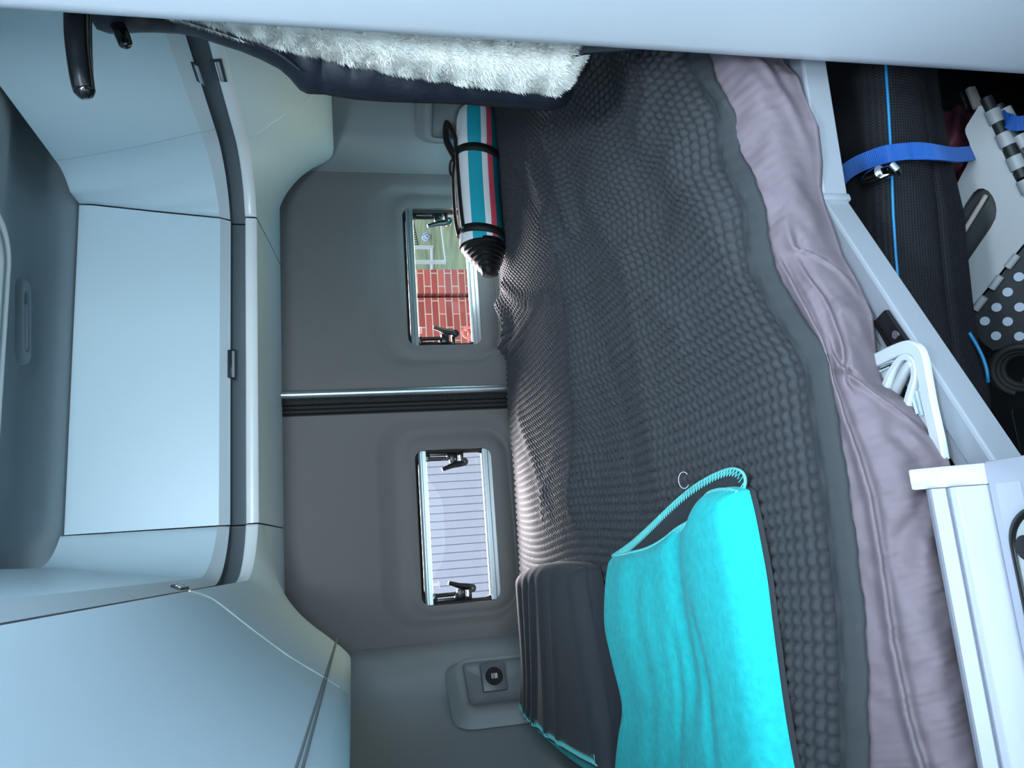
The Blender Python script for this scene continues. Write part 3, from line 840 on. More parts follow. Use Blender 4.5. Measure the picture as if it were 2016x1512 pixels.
for a, b in (((1811, 752), (1824, 812)), ((1804, 770), (1816, 818)), ((1798, 786), (1806, 815)), ((1818, 770), (1836, 846)), ((1724, 712), (1762, 698)), ((1726, 721), (1758, 710)), ((1730, 732), (1752, 722))):
    MB().tube([Q(*a, .8125), Q(*b, .8125)], 0.0017, 6).build('rib', M_white, spb)
sl = MB()
for a, b in (((1818, 776), (1838, 862)), ((1728, 716), (1760, 704.5)), ((1731, 727), (1755, 717))):
    MB().tube([Q(a[0] + 4, a[1], .8128), Q(b[0] + 3, b[1], .8128)], 0.0014, 6).build('slot', M_blk, spb)
MB().tube(smooth_path([Q(1752, 800, .80), Q(1768, 762, .806), Q(1782, 732, .812), Q(1794, 718, .814), Q(1804, 724, .812), Q(1806, 742, .806), Q(1804, 770, .80)], 6), 0.0062, 12).build('spring_loop', M_wpl, sp)
MB().prism([P(x, y, Z=0.790) for x, y in ((1702, 620), (1717, 640), (1734, 668), (1752, 694), (1728, 712), (1712, 668))], (0, 0, -0.010), 0.002).build('slat_end', M_wpl, sp)

# ================================================================== THROWS ON THE BED
def coons(top, bottom, left, right, n, m):
    """patch between four boundary curves: top/bottom run along u, left/right along v"""
    def rs(c, k):
        c = smooth_path(c, 10) if len(c) > 2 else np.array(c, float)
        d = np.concatenate([[0], np.cumsum(np.linalg.norm(np.diff(c, axis=0), axis=1))]); t = np.linspace(0, d[-1], k)
        return np.stack([np.interp(t, d, c[:, i]) for i in range(3)], -1)
    T, B, Lf, Rt = rs(top, n), rs(bottom, n), rs(left, m), rs(right, m)
    u = np.linspace(0, 1, n)[:, None, None]; v = np.linspace(0, 1, m)[None, :, None]
    c00, c10, c01, c11 = T[0], T[-1], B[0], B[-1]
    return (1 - v) * T[:, None] + v * B[:, None] + (1 - u) * Lf[None] + u * Rt[None] - ((1 - u) * (1 - v) * c00 + u * (1 - v) * c10 + (1 - u) * v * c01 + u * v * c11)
def soft_slab(name, S, h, er, m, parent, lump=0.004, seed=0, folds=None, under=True, **kw):
    """a soft folded cloth: S is the outline patch at its base, h its height, er the rounding of its edges (m)"""
    n, k = S.shape[:2]
    du = np.linalg.norm(np.gradient(S, axis=0), axis=2); dv = np.linalg.norm(np.gradient(S, axis=1), axis=2)
    cu = np.cumsum(du, axis=0) - du[:1]; cv = np.cumsum(dv, axis=1) - dv[:, :1]
    d = np.minimum(np.minimum(cu, cu[-1:] - cu), np.minimum(cv, cv[:, -1:] - cv)); d = np.maximum(d, 0)
    e = np.clip(d / er, 0, 1); prof = np.sqrt(np.maximum(0, 1 - (1 - e) ** 2))
    top = S.copy(); top[..., 2] += h * prof + (lump * noise2(S[..., 0], S[..., 1], seed, 2.2)) * prof
    if folds is not None: top[..., 2] += folds(S, prof)
    bot = S.copy(); bot[..., 2] -= 0.001 + 0.004 * prof
    # one closed skin: top then bottom joined along the rim
    o = grid(name, top, m, parent, **kw)
    return o, top
def resample_dense(curve, n):
    d = np.concatenate([[0], np.cumsum(np.linalg.norm(np.diff(curve, axis=0), axis=1))]); t = np.linspace(0, d[-1], n)
    return np.stack([np.interp(t, d, curve[:, i]) for i in range(3)], -1), d[-1]
def stitches(edge, inward, pitch, depth, rad, name, parent, up=0.0015):
    """overlock seam: zigzag yarn along an edge, with a rolled rim"""
    e, L_ = resample_dense(np.array(edge), max(8, int(np.linalg.norm(np.diff(np.array(edge), axis=0), axis=1).sum() / pitch * 2)))
    inn, _ = resample_dense(np.array(inward), len(e))
    z = []
    for i in range(len(e)):
        a = e[i] + (0, 0, up); b = e[i] + (inn[i] - e[i]) / (np.linalg.norm(inn[i] - e[i]) + 1e-9) * depth + (0, 0, up)
        z.append(a if i % 2 == 0 else b)
    q = MB(); q.tube(z, rad, 5); q.tube(e, rad * 2.2, 6)
    return q.build(name, M_stitch, parent)

# ---- grey folded fleece at the left wall
g_ = lambda x, y, z: P(x, y, Z=z)
gf = empty('fleece_throw', (-0.25, 1.7, 0.99), 'folded dark grey fleece throw with turquoise stitched edge, by the left wall', 'throw', 'folded fleece throws')
zt = 0.985
# outline on the bed: rear edge, front edge, right edge (towards the middle of the bed), left edge (wall)
A = np.array([-0.060, 2.00, zt]); Bq = np.array([-0.415, 2.06, zt + .01]); Cq = np.array([-0.425, 1.36, zt]); D = np.array([-0.045, 1.46, zt])
S = coons([A, (-0.15, 2.01, zt), (-0.3, 2.03, zt), Bq], [D, (-0.085, 1.445, zt), (-0.2, 1.41, zt), (-0.3, 1.385, zt), Cq],
          [A, (-0.040, 1.85, zt), (-0.034, 1.7, zt), (-0.036, 1.56, zt), D], [Bq, (-0.435, 1.8, zt), (-0.435, 1.6, zt), Cq], 90, 110)
def gfold(S, prof):
    x, y = S[..., 0], S[..., 1]; f = 0
    for (x0, k, a, w) in ((-0.10, .12, .010, .016), (-0.17, .10, .012, .018), (-0.20, .16, .009, .012), (-0.25, .05, .006, .02)):
        pass
    # drapes run from the rear edge towards the wall
    for (y0, s, a, w) in ((1.93, -.12, .008, .018), (1.86, -.20, .010, .016), (1.79, -.26, .010, .014), (1.72, -.12, .007, .016), (1.63, -.10, .004, .02)):
        f = f + a * np.exp(-((y - y0 - s * (x + .06)) / w) ** 2) * np.clip((0.02 - x) / .12, 0, 1)
    return f * prof
so_, top = soft_slab('lower_fold', S, 0.030, 0.026, M_gfl, gf, 0.002, 21)
S2 = S.copy(); S2[..., 2] += 0.024
# the top fold stops short of the wall, so its stitched edge shows
S2[..., 0] = -0.045 + (S[..., 0] + 0.045) * (0.93 + 0.06 * (S[..., 1] - 1.40) / 0.6) - 0.002
S2[..., 1] = 1.43 + (S[..., 1] - 1.41) * 0.985
so2, top2 = soft_slab('upper_fold', S2, 0.038, 0.040, M_gfl, gf, 0.003, 22, gfold)
edge = top2[-6, 4:-4]; inn = top2[-16, 4:-4]
stitches(edge, inn, 0.0085, 0.017, 0.0009, 'stitching', so2, .002)
# turquoise reverse peeping out under the stitched edge
rim = np.stack([top2[-1] + (0.004, 0, -0.001), top2[-1] + (-0.010, 0, 0.010), top2[-1] + (-0.020, 0, 0.004), top2[-1] + (-0.022, 0, -0.006), top2[-1] + (-0.010, 0, -0.012)], 0)
grid('reverse_edge', rim[:, 3:-3], M_turq, so2)
# ---- turquoise throw in front of it
tf = empty('fleece_throw', (-0.15, 1.1, 0.96), 'turquoise fleece throw folded double on the dark blanket, its corner turned to show grey lining', 'throw', 'folded fleece throws')
t_ = lambda x, y, z=0.985: P(x, y, Z=z)
t1 = lambda x, y: P(x, y, Z=1.012 - 0.042 * min(1, max(0, (x - 1225) / 240)))
t2 = lambda x, y: P(x, y, Z=0.968)
rear = [t1(1195, 1092), t1(1222, 1086), t1(1255, 1078), t1(1290, 1060), t1(1325, 1032), t1(1362, 1008), t1(1372, 985), t1(1385, 968), t1(1410, 960), t1(1440, 960), t2(1464, 966)]
front = [t2(1464, 966), t2(1475, 1010), t2(1487, 1070), t2(1500, 1140), t2(1512, 1220), t2(1530, 1330), t2(1560, 1512), t2(1576, 1610)]
leftc = [t1(1195, 1092), t1(1190, 1150), t1(1192, 1230), t1(1206, 1300), t1(1224, 1390), t1(1220, 1450), t1(1216, 1512), t1(1213, 1585)]
far = [t1(1213, 1585), P(1330, 1590, Z=.99), P(1460, 1600, Z=.975), t2(1576, 1610)]
S = coons(rear, far, leftc, front, 130, 150)
# rest on the blanket: follow its height
def on_bed(S, dz=0.0):
    S = S.copy(); S[..., 2] = base_z(S[..., 0], np.maximum(S[..., 1], yfront(S[..., 0]) + 0.03)) + dz
    return S
Sb = on_bed(S, 0.003)
def tfold(S, prof):
    n, k = S.shape[:2]; u = np.linspace(0, 1, n)[:, None] + 0 * S[..., 0]; v = np.linspace(0, 1, k)[None, :] + 0 * S[..., 0]
    def r(u0, s, a, w, v0, v1): return a * np.exp(-((u - u0 - s * v) / w) ** 2) * np.clip((v - v0) / .12, 0, 1) * np.clip((v1 - v) / .2, 0, 1)
    f = 0.008 * np.exp(-((u - 0.84) / 0.15) ** 2) + r(.62, .02, -.012, .05, -.2, .75) + r(.66, .13, -.006, .03, .25, .95) + r(.56, -.03, -.005, .03, .3, .9) + r(.22, .08, .006, .09, -.1, 1) + r(.40, .0, .004, .05, .1, 1.)
    return f * prof
low, tl = soft_slab('lining', Sb + np.array([0.0, 0.0, 0.0]), 0.014, 0.016, M_gfl, tf, 0.001, 31)
up_, tu = soft_slab('pile', Sb + np.array([0, 0, 0.008]), 0.032, 0.036, M_turq, tf, 0.003, 32, tfold)
stitches(tu[2:-2, 1], tu[2:-2, 8], 0.0085, 0.013, 0.0009, 'stitching', up_, .0015)
# turned lower layer with its stitched rim
flapc = [t_(1218, 1092, .975), t_(1252, 1066, .978), t_(1290, 1030, .98), t_(1328, 985, .982), t_(1350, 958, .985), t_(1378, 937, .985), t_(1405, 925, .985), t_(1424, 929, .985), t_(1432, 945, .985), t_(1430, 962, .985)]
fe, _ = resample_dense(smooth_path(flapc, 8), 70)
fi, _ = resample_dense(smooth_path([t_(1222, 1104, .975), t_(1290, 1074, .98), t_(1345, 1030, .982), t_(1380, 990, .983), t_(1405, 972, .985), t_(1430, 970, .985)], 8), 70)
fl_ = np.stack([fe * (1 - t) + fi * t for t in np.linspace(0, 1, 12)], 1)
fl_[..., 2] = base_z(fl_[..., 0], fl_[..., 1]) + 0.010 + 0.006 * np.sin(np.linspace(0, 3, 70))[:, None]
flap = grid('turned_corner', fl_, M_gfl, tf, thick=0.004)
stitches(fl_[:, 0], fl_[:, 4], 0.0075, 0.013, 0.0009, 'stitching', flap, .002)
# loose thread loop
c_ = t_(1354, 945, 0.985); th = [c_ + 0.0115 * np.array([math.cos(a), math.sin(a), 0.25 * math.sin(a)]) + (0, 0, .006) for a in np.linspace(-0.9, 4.0, 26)]
MB().tube(th, 0.0005, 5).build('loose_thread', mat('white_thread', (235, 235, 235), 0.6), tf)

# ---- rolled striped picnic mat by the right window
ra, rb = P(938, 226, Y=2.125), P(951, 488, Y=2.085); ax = (rb - ra); Lr = np.linalg.norm(ax); ax /= Lr
pr_ = empty('picnic_mat', tuple((ra + rb) / 2 - (0, 0, .066)), 'rolled picnic mat with teal, white and red stripes and black straps, beside the right window', 'picnic mat')
tov = CAM - (ra + rb) / 2; tov -= ax * (tov @ ax); tov /= np.linalg.norm(tov); upv = np.cross(ax, tov)
if upv[2] < 0: upv = -upv
def around(c, r, a):            # a = 0 faces the room, positive downwards
    return c + r * (math.cos(a) * tov - math.sin(a) * upv)
M_tw = lambda nm, c: mat(nm, c, 0.85, bump=(420, 0.4), spec=0.15)
sm_ = [M_tw('mat_white', (248, 250, 254)), M_tw('mat_teal', (40, 172, 190)), M_tw('mat_red', (226, 84, 104)), M_tw('mat_deep_teal', (20, 104, 116)), M_tw('mat_pink', (226, 200, 214))]
bands = [(-180, -112, 1), (-112, -96, 0), (-96, -92, 2), (-92, -86, 0), (-86, -83, 2), (-83, -72, 4), (-72, -70, 2), (-70, -24, 0), (-24, 12, 1), (12, 28, 0), (28, 45, 2), (45, 100, 3), (100, 180, 0)]
angs = []; bm_ = []
for a0, a1, mi in bands:
    k = max(1, int((a1 - a0) / 6))
    for i in range(k): angs.append(a0 + (a1 - a0) * i / k); bm_.append(mi)
nA = len(angs); nS = 40
pts = np.zeros((nS, nA, 3))
for i in range(nS):
    t = i / (nS - 1); c = ra + ax * Lr * t
    r = 0.0655 * (1 - 0.06 * math.exp(-((t - .32) / .03) ** 2) - 0.05 * math.exp(-((t - .915) / .025) ** 2)) * (1 - 0.10 * math.exp(-(t / .03) ** 2))
    for j in range(nA):
        a = math.radians(angs[j]); rr2 = r * (1 + 0.03 * math.cos(2 * a + 2 * t) - 0.02 * math.sin(a * 3 + 3 * t))
        pts[i, j] = around(c + np.array([0, 0, 0.004 * math.sin(t * 3)]), rr2, a)
fm_ = np.repeat(np.array(bm_)[None, :], nS - 1, 0)
grid('cloth', pts, None, pr_, cv=True, mats=sm_, fmat=fm_)
# closed far end
MB().disc(ra + ax * 0.002, ax, 0.058, 0.006, 32).build('end_fold', sm_[1], pr_)
# black backing that steps out in layers at the near end
M_back = mat('black_backing_film', (16, 17, 19), 0.38, bump=(50, 0.4, 0.004))
lay = [(0.0, .0645), (.010, .0645), (.014, .060), (.024, .0595), (.026, .055), (.036, .0545), (.038, .049), (.048, .048), (.050, .042), (.060, .041), (.063, .034), (.074, .033), (.078, .026), (.092, .024), (.096, .0), ]
pts = np.array([[around(rb + ax * (d - .006) - np.array([0, 0, .18 * d]), r * (1 + .03 * math.sin(3 * a + 40 * d)), a) for a in np.linspace(0, 2 * math.pi, 40, endpoint=False)] for d, r in lay])
grid('rolled_end', pts, M_back, pr_, cv=True).data.set_sharp_from_angle(angle=math.radians(30))
for k, (t, wdt, tl_) in enumerate(((.335, .026, .10), (.915, .024, .06))):
    pts = []
    for d, dr in ((-wdt / 2, -.003), (-wdt / 2, .003), (wdt / 2, .003), (wdt / 2, -.003)):
        rw = []
        for a in np.linspace(0, 2 * math.pi, 48, endpoint=False):
            rw.append(around(ra + ax * (Lr * t + d + .012 * math.sin(a + .6) ) + np.array([0, 0, 0.004 * math.sin(t * 3)]), 0.0655 + dr + .001 * math.cos(2 * a), a))
        pts.append(rw)
    grid('strap', np.array(pts + pts[:1]), M_rub, pr_, cv=True)
# carrying handle: two webbing runs along the top and a loop at the far strap
hb = lambda t, a, r=.070: around(ra + ax * Lr * t, r, math.radians(a))
hd = MB()
hd.tube(smooth_path([hb(.335, -66), hb(.45, -60, .073), hb(.6, -56, .074), hb(.78, -52, .074), hb(.91, -50)], 6), 0.0125, 8, flat=0.5)
hd.tube(smooth_path([hb(.335, -86), hb(.45, -92, .078), hb(.62, -96, .080), hb(.80, -92, .077), hb(.92, -84)], 6), 0.0105, 8, flat=0.5)
hd.build('handle', M_rub, pr_)
lp = MB()
lp.tube(smooth_path([hb(.335, -72, .069), hb(.22, -66, .074), hb(.12, -78, .082), hb(.06, -90, .092), hb(.10, -97, .098), hb(.20, -92, .094), hb(.33, -82, .074)], 6), 0.0115, 8, flat=0.55)
lp.tube(smooth_path([hb(.335, -84, .070), hb(.34, -100, .086), hb(.41, -102, .09), hb(.47, -96, .080)], 5), 0.005, 8)
lp.build('strap_end', M_rub, pr_)

# ================================================================== COAT AND HOOK
yw = lambda x: 27 + (x - 600) * 0.0671
ck = empty('coat_hook', tuple(P(170, -10, Y=.86)), 'glossy black two-pronged coat hook on the washroom panel, above the coat', 'coat hook')
hk = MB()
hk.tube(smooth_path([P(150, -80, Y=.85), P(151, -30, Y=.86), P(150, 20, Y=.87), P(151, 70, Y=.875), P(156, 120, Y=.88), P(163, 165, Y=.88), P(167, 180, Y=.88)], 8), [.0135, .0135, .0135, .0130, .0115], 16)
hk.tube(smooth_path([P(168, -80, Y=.87), P(167, -20, Y=.89), P(164, 40, Y=.895), P(165, 90, Y=.90), P(168, 140, Y=.90), P(173, 178, Y=.90)], 8), [.0095, .0095, .0095, .0090, .0075], 14)
hk.build('upper_prong', mat('gloss_black', (6, 6, 8), 0.12, spec=0.6, coat=0.5), ck)
MB().tube([P(165, 172, Y=.882), P(168, 182, Y=.882), P(170, 189, Y=.882), P(171, 192, Y=.882)], [.0118, .0112, .008, .002], 16).build('end_cap', mat('gloss_black', (6, 6, 8), .12), ck)
MB().tube(smooth_path([P(208, -30, Y=.94), P(216, 10, Y=.97), P(226, 36, Y=.98), P(240, 68, Y=.97), P(247, 86, Y=.965), P(250, 93, Y=.965)], 8), [.010, .0098, .0098, .0095, .0088, .004], 14).build('lower_prong', mat('gloss_black', (6, 6, 8), .12), ck)
MB().box((0.80, 0.842, 1.80), (0.05, 0.022, 0.16), 0.006).build('back_plate', mat('gloss_black', (6, 6, 8), .12), ck)

co = empty('coat', tuple(P(700, 60, Y=1.0)), 'navy coat with cream sherpa lining hanging from the black hook behind the washroom panel', 'coat')
fl_l = np.array([(268, 0), (300, 9), (350, 26), (400, 41), (470, 62), (560, 84), (640, 104), (700, 118), (800, 137), (900, 152), (1000, 165), (1060, 172), (1094, 176), (1108, 163), (1118, 148), (1130, 128), (1140, 110), (1144, 98), (1142, 84), (1136, 70)], float)
xs_ = []; dcum = np.concatenate([[0], np.cumsum(np.hypot(*np.diff(fl_l, axis=0).T))])
tq = np.linspace(0, dcum[-1], 150); lx = np.interp(tq, dcum, fl_l[:, 0]); ly = np.interp(tq, dcum, fl_l[:, 1])
NV = 34; rows = []
for x, y in zip(lx, ly):
    ytop = yw(min(x, 1100)) - 55; xt = min(x, 1112)
    rw = []
    for j in range(NV):
        t = j / (NV - 1)
        px_, py_ = xt + (x - xt) * t, ytop + (y - ytop) * t
        dep = 0.985 - 0.045 * math.sin(math.pi * min(1, t * .75 + .12)) + 0.03 * t ** 6 + 0.004 * float(noise2(np.array(px_ / 160), np.array(py_ / 160), 41, .6))
        rw.append(P(px_, py_, Y=dep))
    rows.append(rw)
fle = np.array(rows); shell_th = 0.010
lin_o = grid('sherpa_lining', fle, M_fleece, co, thick=0.010, off=0)
# sherpa pile: short curved tufts
nrm_ = np.cross(np.gradient(fle, axis=0), np.gradient(fle, axis=1)); nrm_ /= np.linalg.norm(nrm_, axis=2)[..., None]
if nrm_[75, 17] @ (CAM - fle[75, 17]) < 0: nrm_ = -nrm_
NB = 30000; iu = RNG.uniform(0, 148.9, NB); iv = RNG.uniform(6, NV - 1.01, NB)
edge_n = 4500; iv[:edge_n] = NV - 1.01 - RNG.uniform(0, 1.2, edge_n); iu[:edge_n] = RNG.uniform(0, 148.9, edge_n)
a = iu.astype(int); b = iv.astype(int); fu = (iu - a)[:, None]; fv = (iv - b)[:, None]
base = fle[a, b] * (1 - fu) * (1 - fv) + fle[a + 1, b] * fu * (1 - fv) + fle[a, b + 1] * (1 - fu) * fv + fle[a + 1, b + 1] * fu * fv
N_ = nrm_[a, b]; base = base + N_ * 0.004
rd = RNG.normal(0, 1, (NB, 3)); dn = np.array([0, 0, -1.0]) + np.array([-.5, 0, 0])
cl = np.stack([noise2(base[:, 2] * 22, base[:, 0] * 22, 51, .9), noise2(base[:, 2] * 22, base[:, 0] * 22, 52, .9), noise2(base[:, 2] * 22, base[:, 1] * 22, 53, .9)], -1)
dirv = N_ * 0.75 + dn * 0.35 + rd * 0.30 + cl * 0.30; dirv /= np.linalg.norm(dirv, axis=1)[:, None]
ln_ = RNG.uniform(.006, .0115, (NB, 1)); sd = np.cross(dirv, N_ + rd * .2); sd /= np.linalg.norm(sd, axis=1)[:, None] + 1e-9
w_ = 0.0009
V = np.stack([base - sd * w_, base + sd * w_, base + dirv * ln_ * .6 + sd * w_ * .8 + N_ * .001, base + dirv * ln_ * .6 - sd * w_ * .8 + N_ * .001, base + dirv * ln_ + dn * ln_ * .25], 1).reshape(-1, 3)
k5 = np.arange(NB) * 5
fcs = [(int(k), int(k + 1), int(k + 2), int(k + 3)) for k in k5] + [(int(k + 3), int(k + 2), int(k + 4)) for k in k5]
raw('sherpa_pile', V, fcs, M_fleece, co, kind='stuff')
# nylon shell
sh = np.array([(190, 0), (196, 20), (205, 42), (222, 44), (240, 43), (270, 42), (300, 42), (350, 45), (390, 52), (430, 66), (480, 82), (520, 99), (560, 120), (585, 142), (605, 166), (640, 168), (700, 178), (760, 183), (800, 185), (850, 186), (900, 188), (950, 191), (1000, 194), (1040, 196), (1080, 201), (1098, 197), (1108, 184), (1114, 160), (1130, 140), (1146, 118), (1150, 100)], float)
dcum = np.concatenate([[0], np.cumsum(np.hypot(*np.diff(sh, axis=0).T))]); tq = np.linspace(0, dcum[-1], 170); lx = np.interp(tq, dcum, sh[:, 0]); ly = np.interp(tq, dcum, sh[:, 1])
rows = []
for i, (x, y) in enumerate(zip(lx, ly)):
    ytop = yw(min(x, 1100)) - 60; xt = min(x, 1120); rw = []
    for j in range(30):
        t = j / 29; px_, py_ = xt + (x - xt) * t, ytop + (y - ytop) * t
        dep = 1.065 - 0.05 * math.sin(math.pi * t) ** .7 + 0.010 * float(noise2(np.array(px_ / 70), np.array(t * 1.2), 42, .8)) * math.sin(math.pi * t) - 0.07 * math.exp(-((x - 200) / 90) ** 2)
        rw.append(P(px_, py_, Y=dep))
    rows.append(rw)
shl = grid('shell', np.array(rows), M_navy, co, thick=0.03, off=0, sub=0)
# dark navy flap below the coat down to the bed, and the collar seam
rows = []
for x in np.linspace(1095, 1345, 26):
    t = (x - 1095) / 250; y1 = np.interp(x, [1095, 1150, 1250, 1300, 1345], [120, 108, 101, 92, 84])
    rows.append([P(x, yw(x) - 40 + (y1 - yw(x) + 40) * j / 11, Y=.955 - .035 * t - .01 * math.sin(math.pi * j / 11)) for j in range(12)])
grid('navy_flap', np.array(rows), M_navy, co, thick=0.006)
MB().tube(smooth_path([P(222, 1, Y=.985), P(270, 12, Y=.985), P(320, 26, Y=.98), P(400, 50, Y=.98), P(470, 74, Y=.99), P(540, 102, Y=1.0), P(590, 138, Y=1.01)], 6), .0022, 6).build('piping', M_navy, shl)

# ================================================================== WORKTOP
wt = empty('worktop', (-0.2, 0.35, 0.76), 'white kitchen worktop in the near corner with a raised stepped rear edge', 'worktop')
def zy(x, Y, y=962): return P(x, y, Y=Y)[2]
ZT = zy(1970, .655)
prof = [(.700, .74), (.700, zy(1820, .700) - .003), (.698, zy(1820, .700)), (.690, zy(1831, .688)), (.686, zy(1833, .686)), (.685, zy(1861, .685)), (.689, zy(1862, .689)), (.689, zy(1864, .689)),
        (.684, zy(1867, .684)), (.681, zy(1870, .681)), (.676, zy(1881, .676)), (.6745, zy(1885, .6745)), (.672, zy(1950, .672)), (.676, zy(1951, .676)), (.676, zy(1953, .676)), (.671, zy(1956, .671)), (.669, zy(1958, .669)),
        (.671, zy(1959, .671)), (.664, zy(1964, .664)), (.660, ZT + .0004), (.630, ZT + .0004)]
pts = np.array([[(x, y, z) for y, z in prof] for x in (-0.46, -0.2, 0.0275)])
grid('rear_rail', pts, M_worktop, wt, smooth=False)
cp = MB()
c1 = lambda x, y, Y: np.array(P(x, y, Y=Y))
pf = [(.706, zy(1790, .706, 942)), (.690, zy(1856, .690, 935)), (.6655, zy(1873, .672, 935) ), (.664, zy(1956, .664, 930)), (.700, zy(1956, .664, 930) - .01), (.712, .76)]
pf = [(.702, zy(1790, .702, 942)), (.686, zy(1856, .686, 935)), (.668, zy(1952, .668, 930)), (.668, zy(1957, .668, 930)), (.705, zy(1957, .668, 930))]
cp.prism([(0.028, y, z) for y, z in pf], (0.0215, 0, 0), 0.0022)
cp.build('end_cap', M_worktop, wt)
x1 = P(1975, 902, Z=ZT)[0]
bm_ = MB().box(((-0.46 + x1) / 2, 0.30, ZT - .016), (x1 + 0.46, 0.74, 0.032), 0.003)
bm_.build('slab', M_worktop, wt)
kc = MB().box((-0.215, 0.30, (ZT - .034) / 2), (0.50, 0.70, ZT - .036), 0.004)
kco = kc.build('kitchen_cabinet', M_white, None, label='white kitchen cabinet under the worktop in the near corner', cat='cabinet')
# inset basin whose corner just enters the frame
X1 = P(2016, 1004, Z=ZT)[0] + 0.001; Y1 = P(1993, 1068, Z=ZT)[1]
sk = empty('basin', (X1 - .16, Y1 - .2, ZT), 'stainless steel inset basin with black seal in the white worktop', 'basin')
def bx_(d, z, r=.035): return ringxy(X1 - .34 + d, X1 - d, Y1 - .30 + d, Y1 - d, r, z, 10)
grid('seal', [bx_(-.002, ZT + .0005), bx_(-.001, ZT + .003), bx_(.003, ZT + .003), bx_(.004, ZT + .0008)], M_blk, sk, cv=True)
cc = np.repeat([[X1 - .17, Y1 - .15, ZT + .0012]], 44, 0)
grid('tray', [bx_(.004, ZT + .001), bx_(.03, ZT + .0012), list(cc * .98 + np.array(bx_(.03, ZT + .0012)) * .02)], M_steel, sk, cv=True)
MB().disc(P(2026, 1078, Z=ZT), (0, 0, 1), .012, .008, 24).build('knob', M_blk, sk)

# ================================================================== GARAGE UNDER THE BED
ppx = np.array([(1735, 20), (1742, 110), (1748, 200), (1755, 330), (1758, 420), (1763, 500), (1769, 570), (1785, 700), (1800, 820)], float)
bpx = np.array([(1815, 20), (1833, 180), (1850, 280), (1880, 410), (1888, 500), (1899, 600), (1914, 700), (1938, 790), (1962, 880)], float)
ZP = 0.630
PIP = np.array([P(x, y, Z=ZP) for x, y in ppx]); BOT = np.array([P(x, y, Z=0.505) for x, y in bpx])
oP = np.argsort(PIP[:, 0]); oB = np.argsort(BOT[:, 0])
def pipY(X): return np.interp(X, PIP[oP, 0], PIP[oP, 1])
def botY(X): return np.interp(X, BOT[oB, 0], BOT[oB, 1])
bag = empty('storage_bag', (0.5, 1.15, 0.44), 'long black mesh fabric bag with light blue piping, under the bed frame', 'bag')
rows = []
for X in np.linspace(0.075, 0.93, 70):
    yp, yb = float(pipY(X)), float(botY(X))
    e = min(1, max(0, (X - 0.075) / 0.12)); e = math.sqrt(1 - (1 - e) ** 2) if e < 1 else 1
    n1 = .006 * math.sin(X * 17) + .004 * math.sin(X * 41 + 1)
    cs = [(1.36, .47), (1.37, .55), (1.33, .605), (1.2, .640 + n1), (1.08, .652 + n1 * .7), (yp + .05, .650), (yp + .02, .643), (yp + .006, .635), (yp, .628), (yp - .002, .618),
          (yp * .75 + yb * .25 - .012, .592), (yp * .5 + yb * .5 - .014 + n1 * .3, .560), (yp * .35 + yb * .65 - .002, .545), (yp * .25 + yb * .75 - .006, .532), (yb, .505), (yb + .012, .478), (yb + .05, .452), (1.1, .442), (1.25, .442), (1.33, .452)]
    cy, cz = 1.15, .545
    rows.append([(X, cy + (y - cy) * (0.35 + 0.65 * e), cz + (z - cz) * (0.25 + 0.75 * e)) for y, z in smooth_path([(y, z, 0) for y, z in cs], 3, True)[:, :2]])
# mesh weave material
def mesh_fabric(name, col, sc):
    m = mat(name, col, 0.75, spec=0.3); nt = m.node_tree; b = nt.nodes['Principled BSDF']
    tc = nt.nodes.new('ShaderNodeTexCoord'); ws = []
    for d in ('X', 'DIAGONAL'):
        w = nt.nodes.new('ShaderNodeTexWave'); w.bands_direction = d if d != 'DIAGONAL' else 'Z'; w.inputs['Scale'].default_value = sc; w.inputs['Distortion'].default_value = .2
        nt.links.new(tc.outputs['Object'], w.inputs['Vector']); ws.append(w)
    mx = nt.nodes.new('ShaderNodeMath'); mx.operation = 'MULTIPLY'
    nt.links.new(ws[0].outputs['Fac'], mx.inputs[0]); nt.links.new(ws[1].outputs['Fac'], mx.inputs[1])
    bp = nt.nodes.new('ShaderNodeBump'); bp.inputs['Strength'].default_value = .9; bp.inputs['Distance'].default_value = .0012
    nt.links.new(mx.outputs[0], bp.inputs['Height']); nt.links.new(bp.outputs['Normal'], b.inputs['Normal'])
    return m
M_mesh = mesh_fabric('black_mesh_weave', (26, 27, 32), 70)
grid('body', np.array(rows), M_mesh, bag, cv=True)
MB().tube([(X, float(pipY(X)) - .001, .6305) for X in np.linspace(.12, .93, 60)], .0022, 8).build('piping', M_pipe, bag)
# near end of the bag: second piping round the end panel, ribbed gusset
pe = [P(1908, 655, Y=.985), P(1922, 678, Y=.985), P(1934, 702, Y=.985), P(1941, 722, Y=.985), P(1944, 738, Y=.985), P(1945, 752, Y=.99)]
MB().tube(smooth_path(pe, 5), .0026, 8).build('end_piping', M_pipe, bag)
# blue lashing strap
yq = lambda X: float(pipY(X))
def web(path, wdir, w, th=0.0016):
    pth = smooth_path(path, 8); pth, L_ = resample_dense(pth, 400); pth, _ = resample_dense(pth, max(8, int(L_ / .00078))); v = []; f = []
    wd = np.array(wdir, float); wd /= np.linalg.norm(wd)
    t = np.gradient(pth, axis=0); t /= np.linalg.norm(t, axis=1)[:, None]
    for i, p in enumerate(pth):
        s_ = wd - t[i] * (wd @ t[i]); s_ /= np.linalg.norm(s_); n = np.cross(t[i], s_)
        rb_ = 1.0 + (1.6 if i % 4 < 2 else -.1)
        for a, b in ((-1, -1), (1, -1), (1, 1), (-1, 1)): v.append(p + s_ * w / 2 * a + n * th / 2 * b * rb_)
    for i in range(len(pth) - 1):
        for j in range(4): f.append((i * 4 + j, i * 4 + (j + 1) % 4, (i + 1) * 4 + (j + 1) % 4, (i + 1) * 4 + j))
    f += [(3, 2, 1, 0), tuple(len(pth) * 4 - 4 + j for j in range(4))]
    return v, f
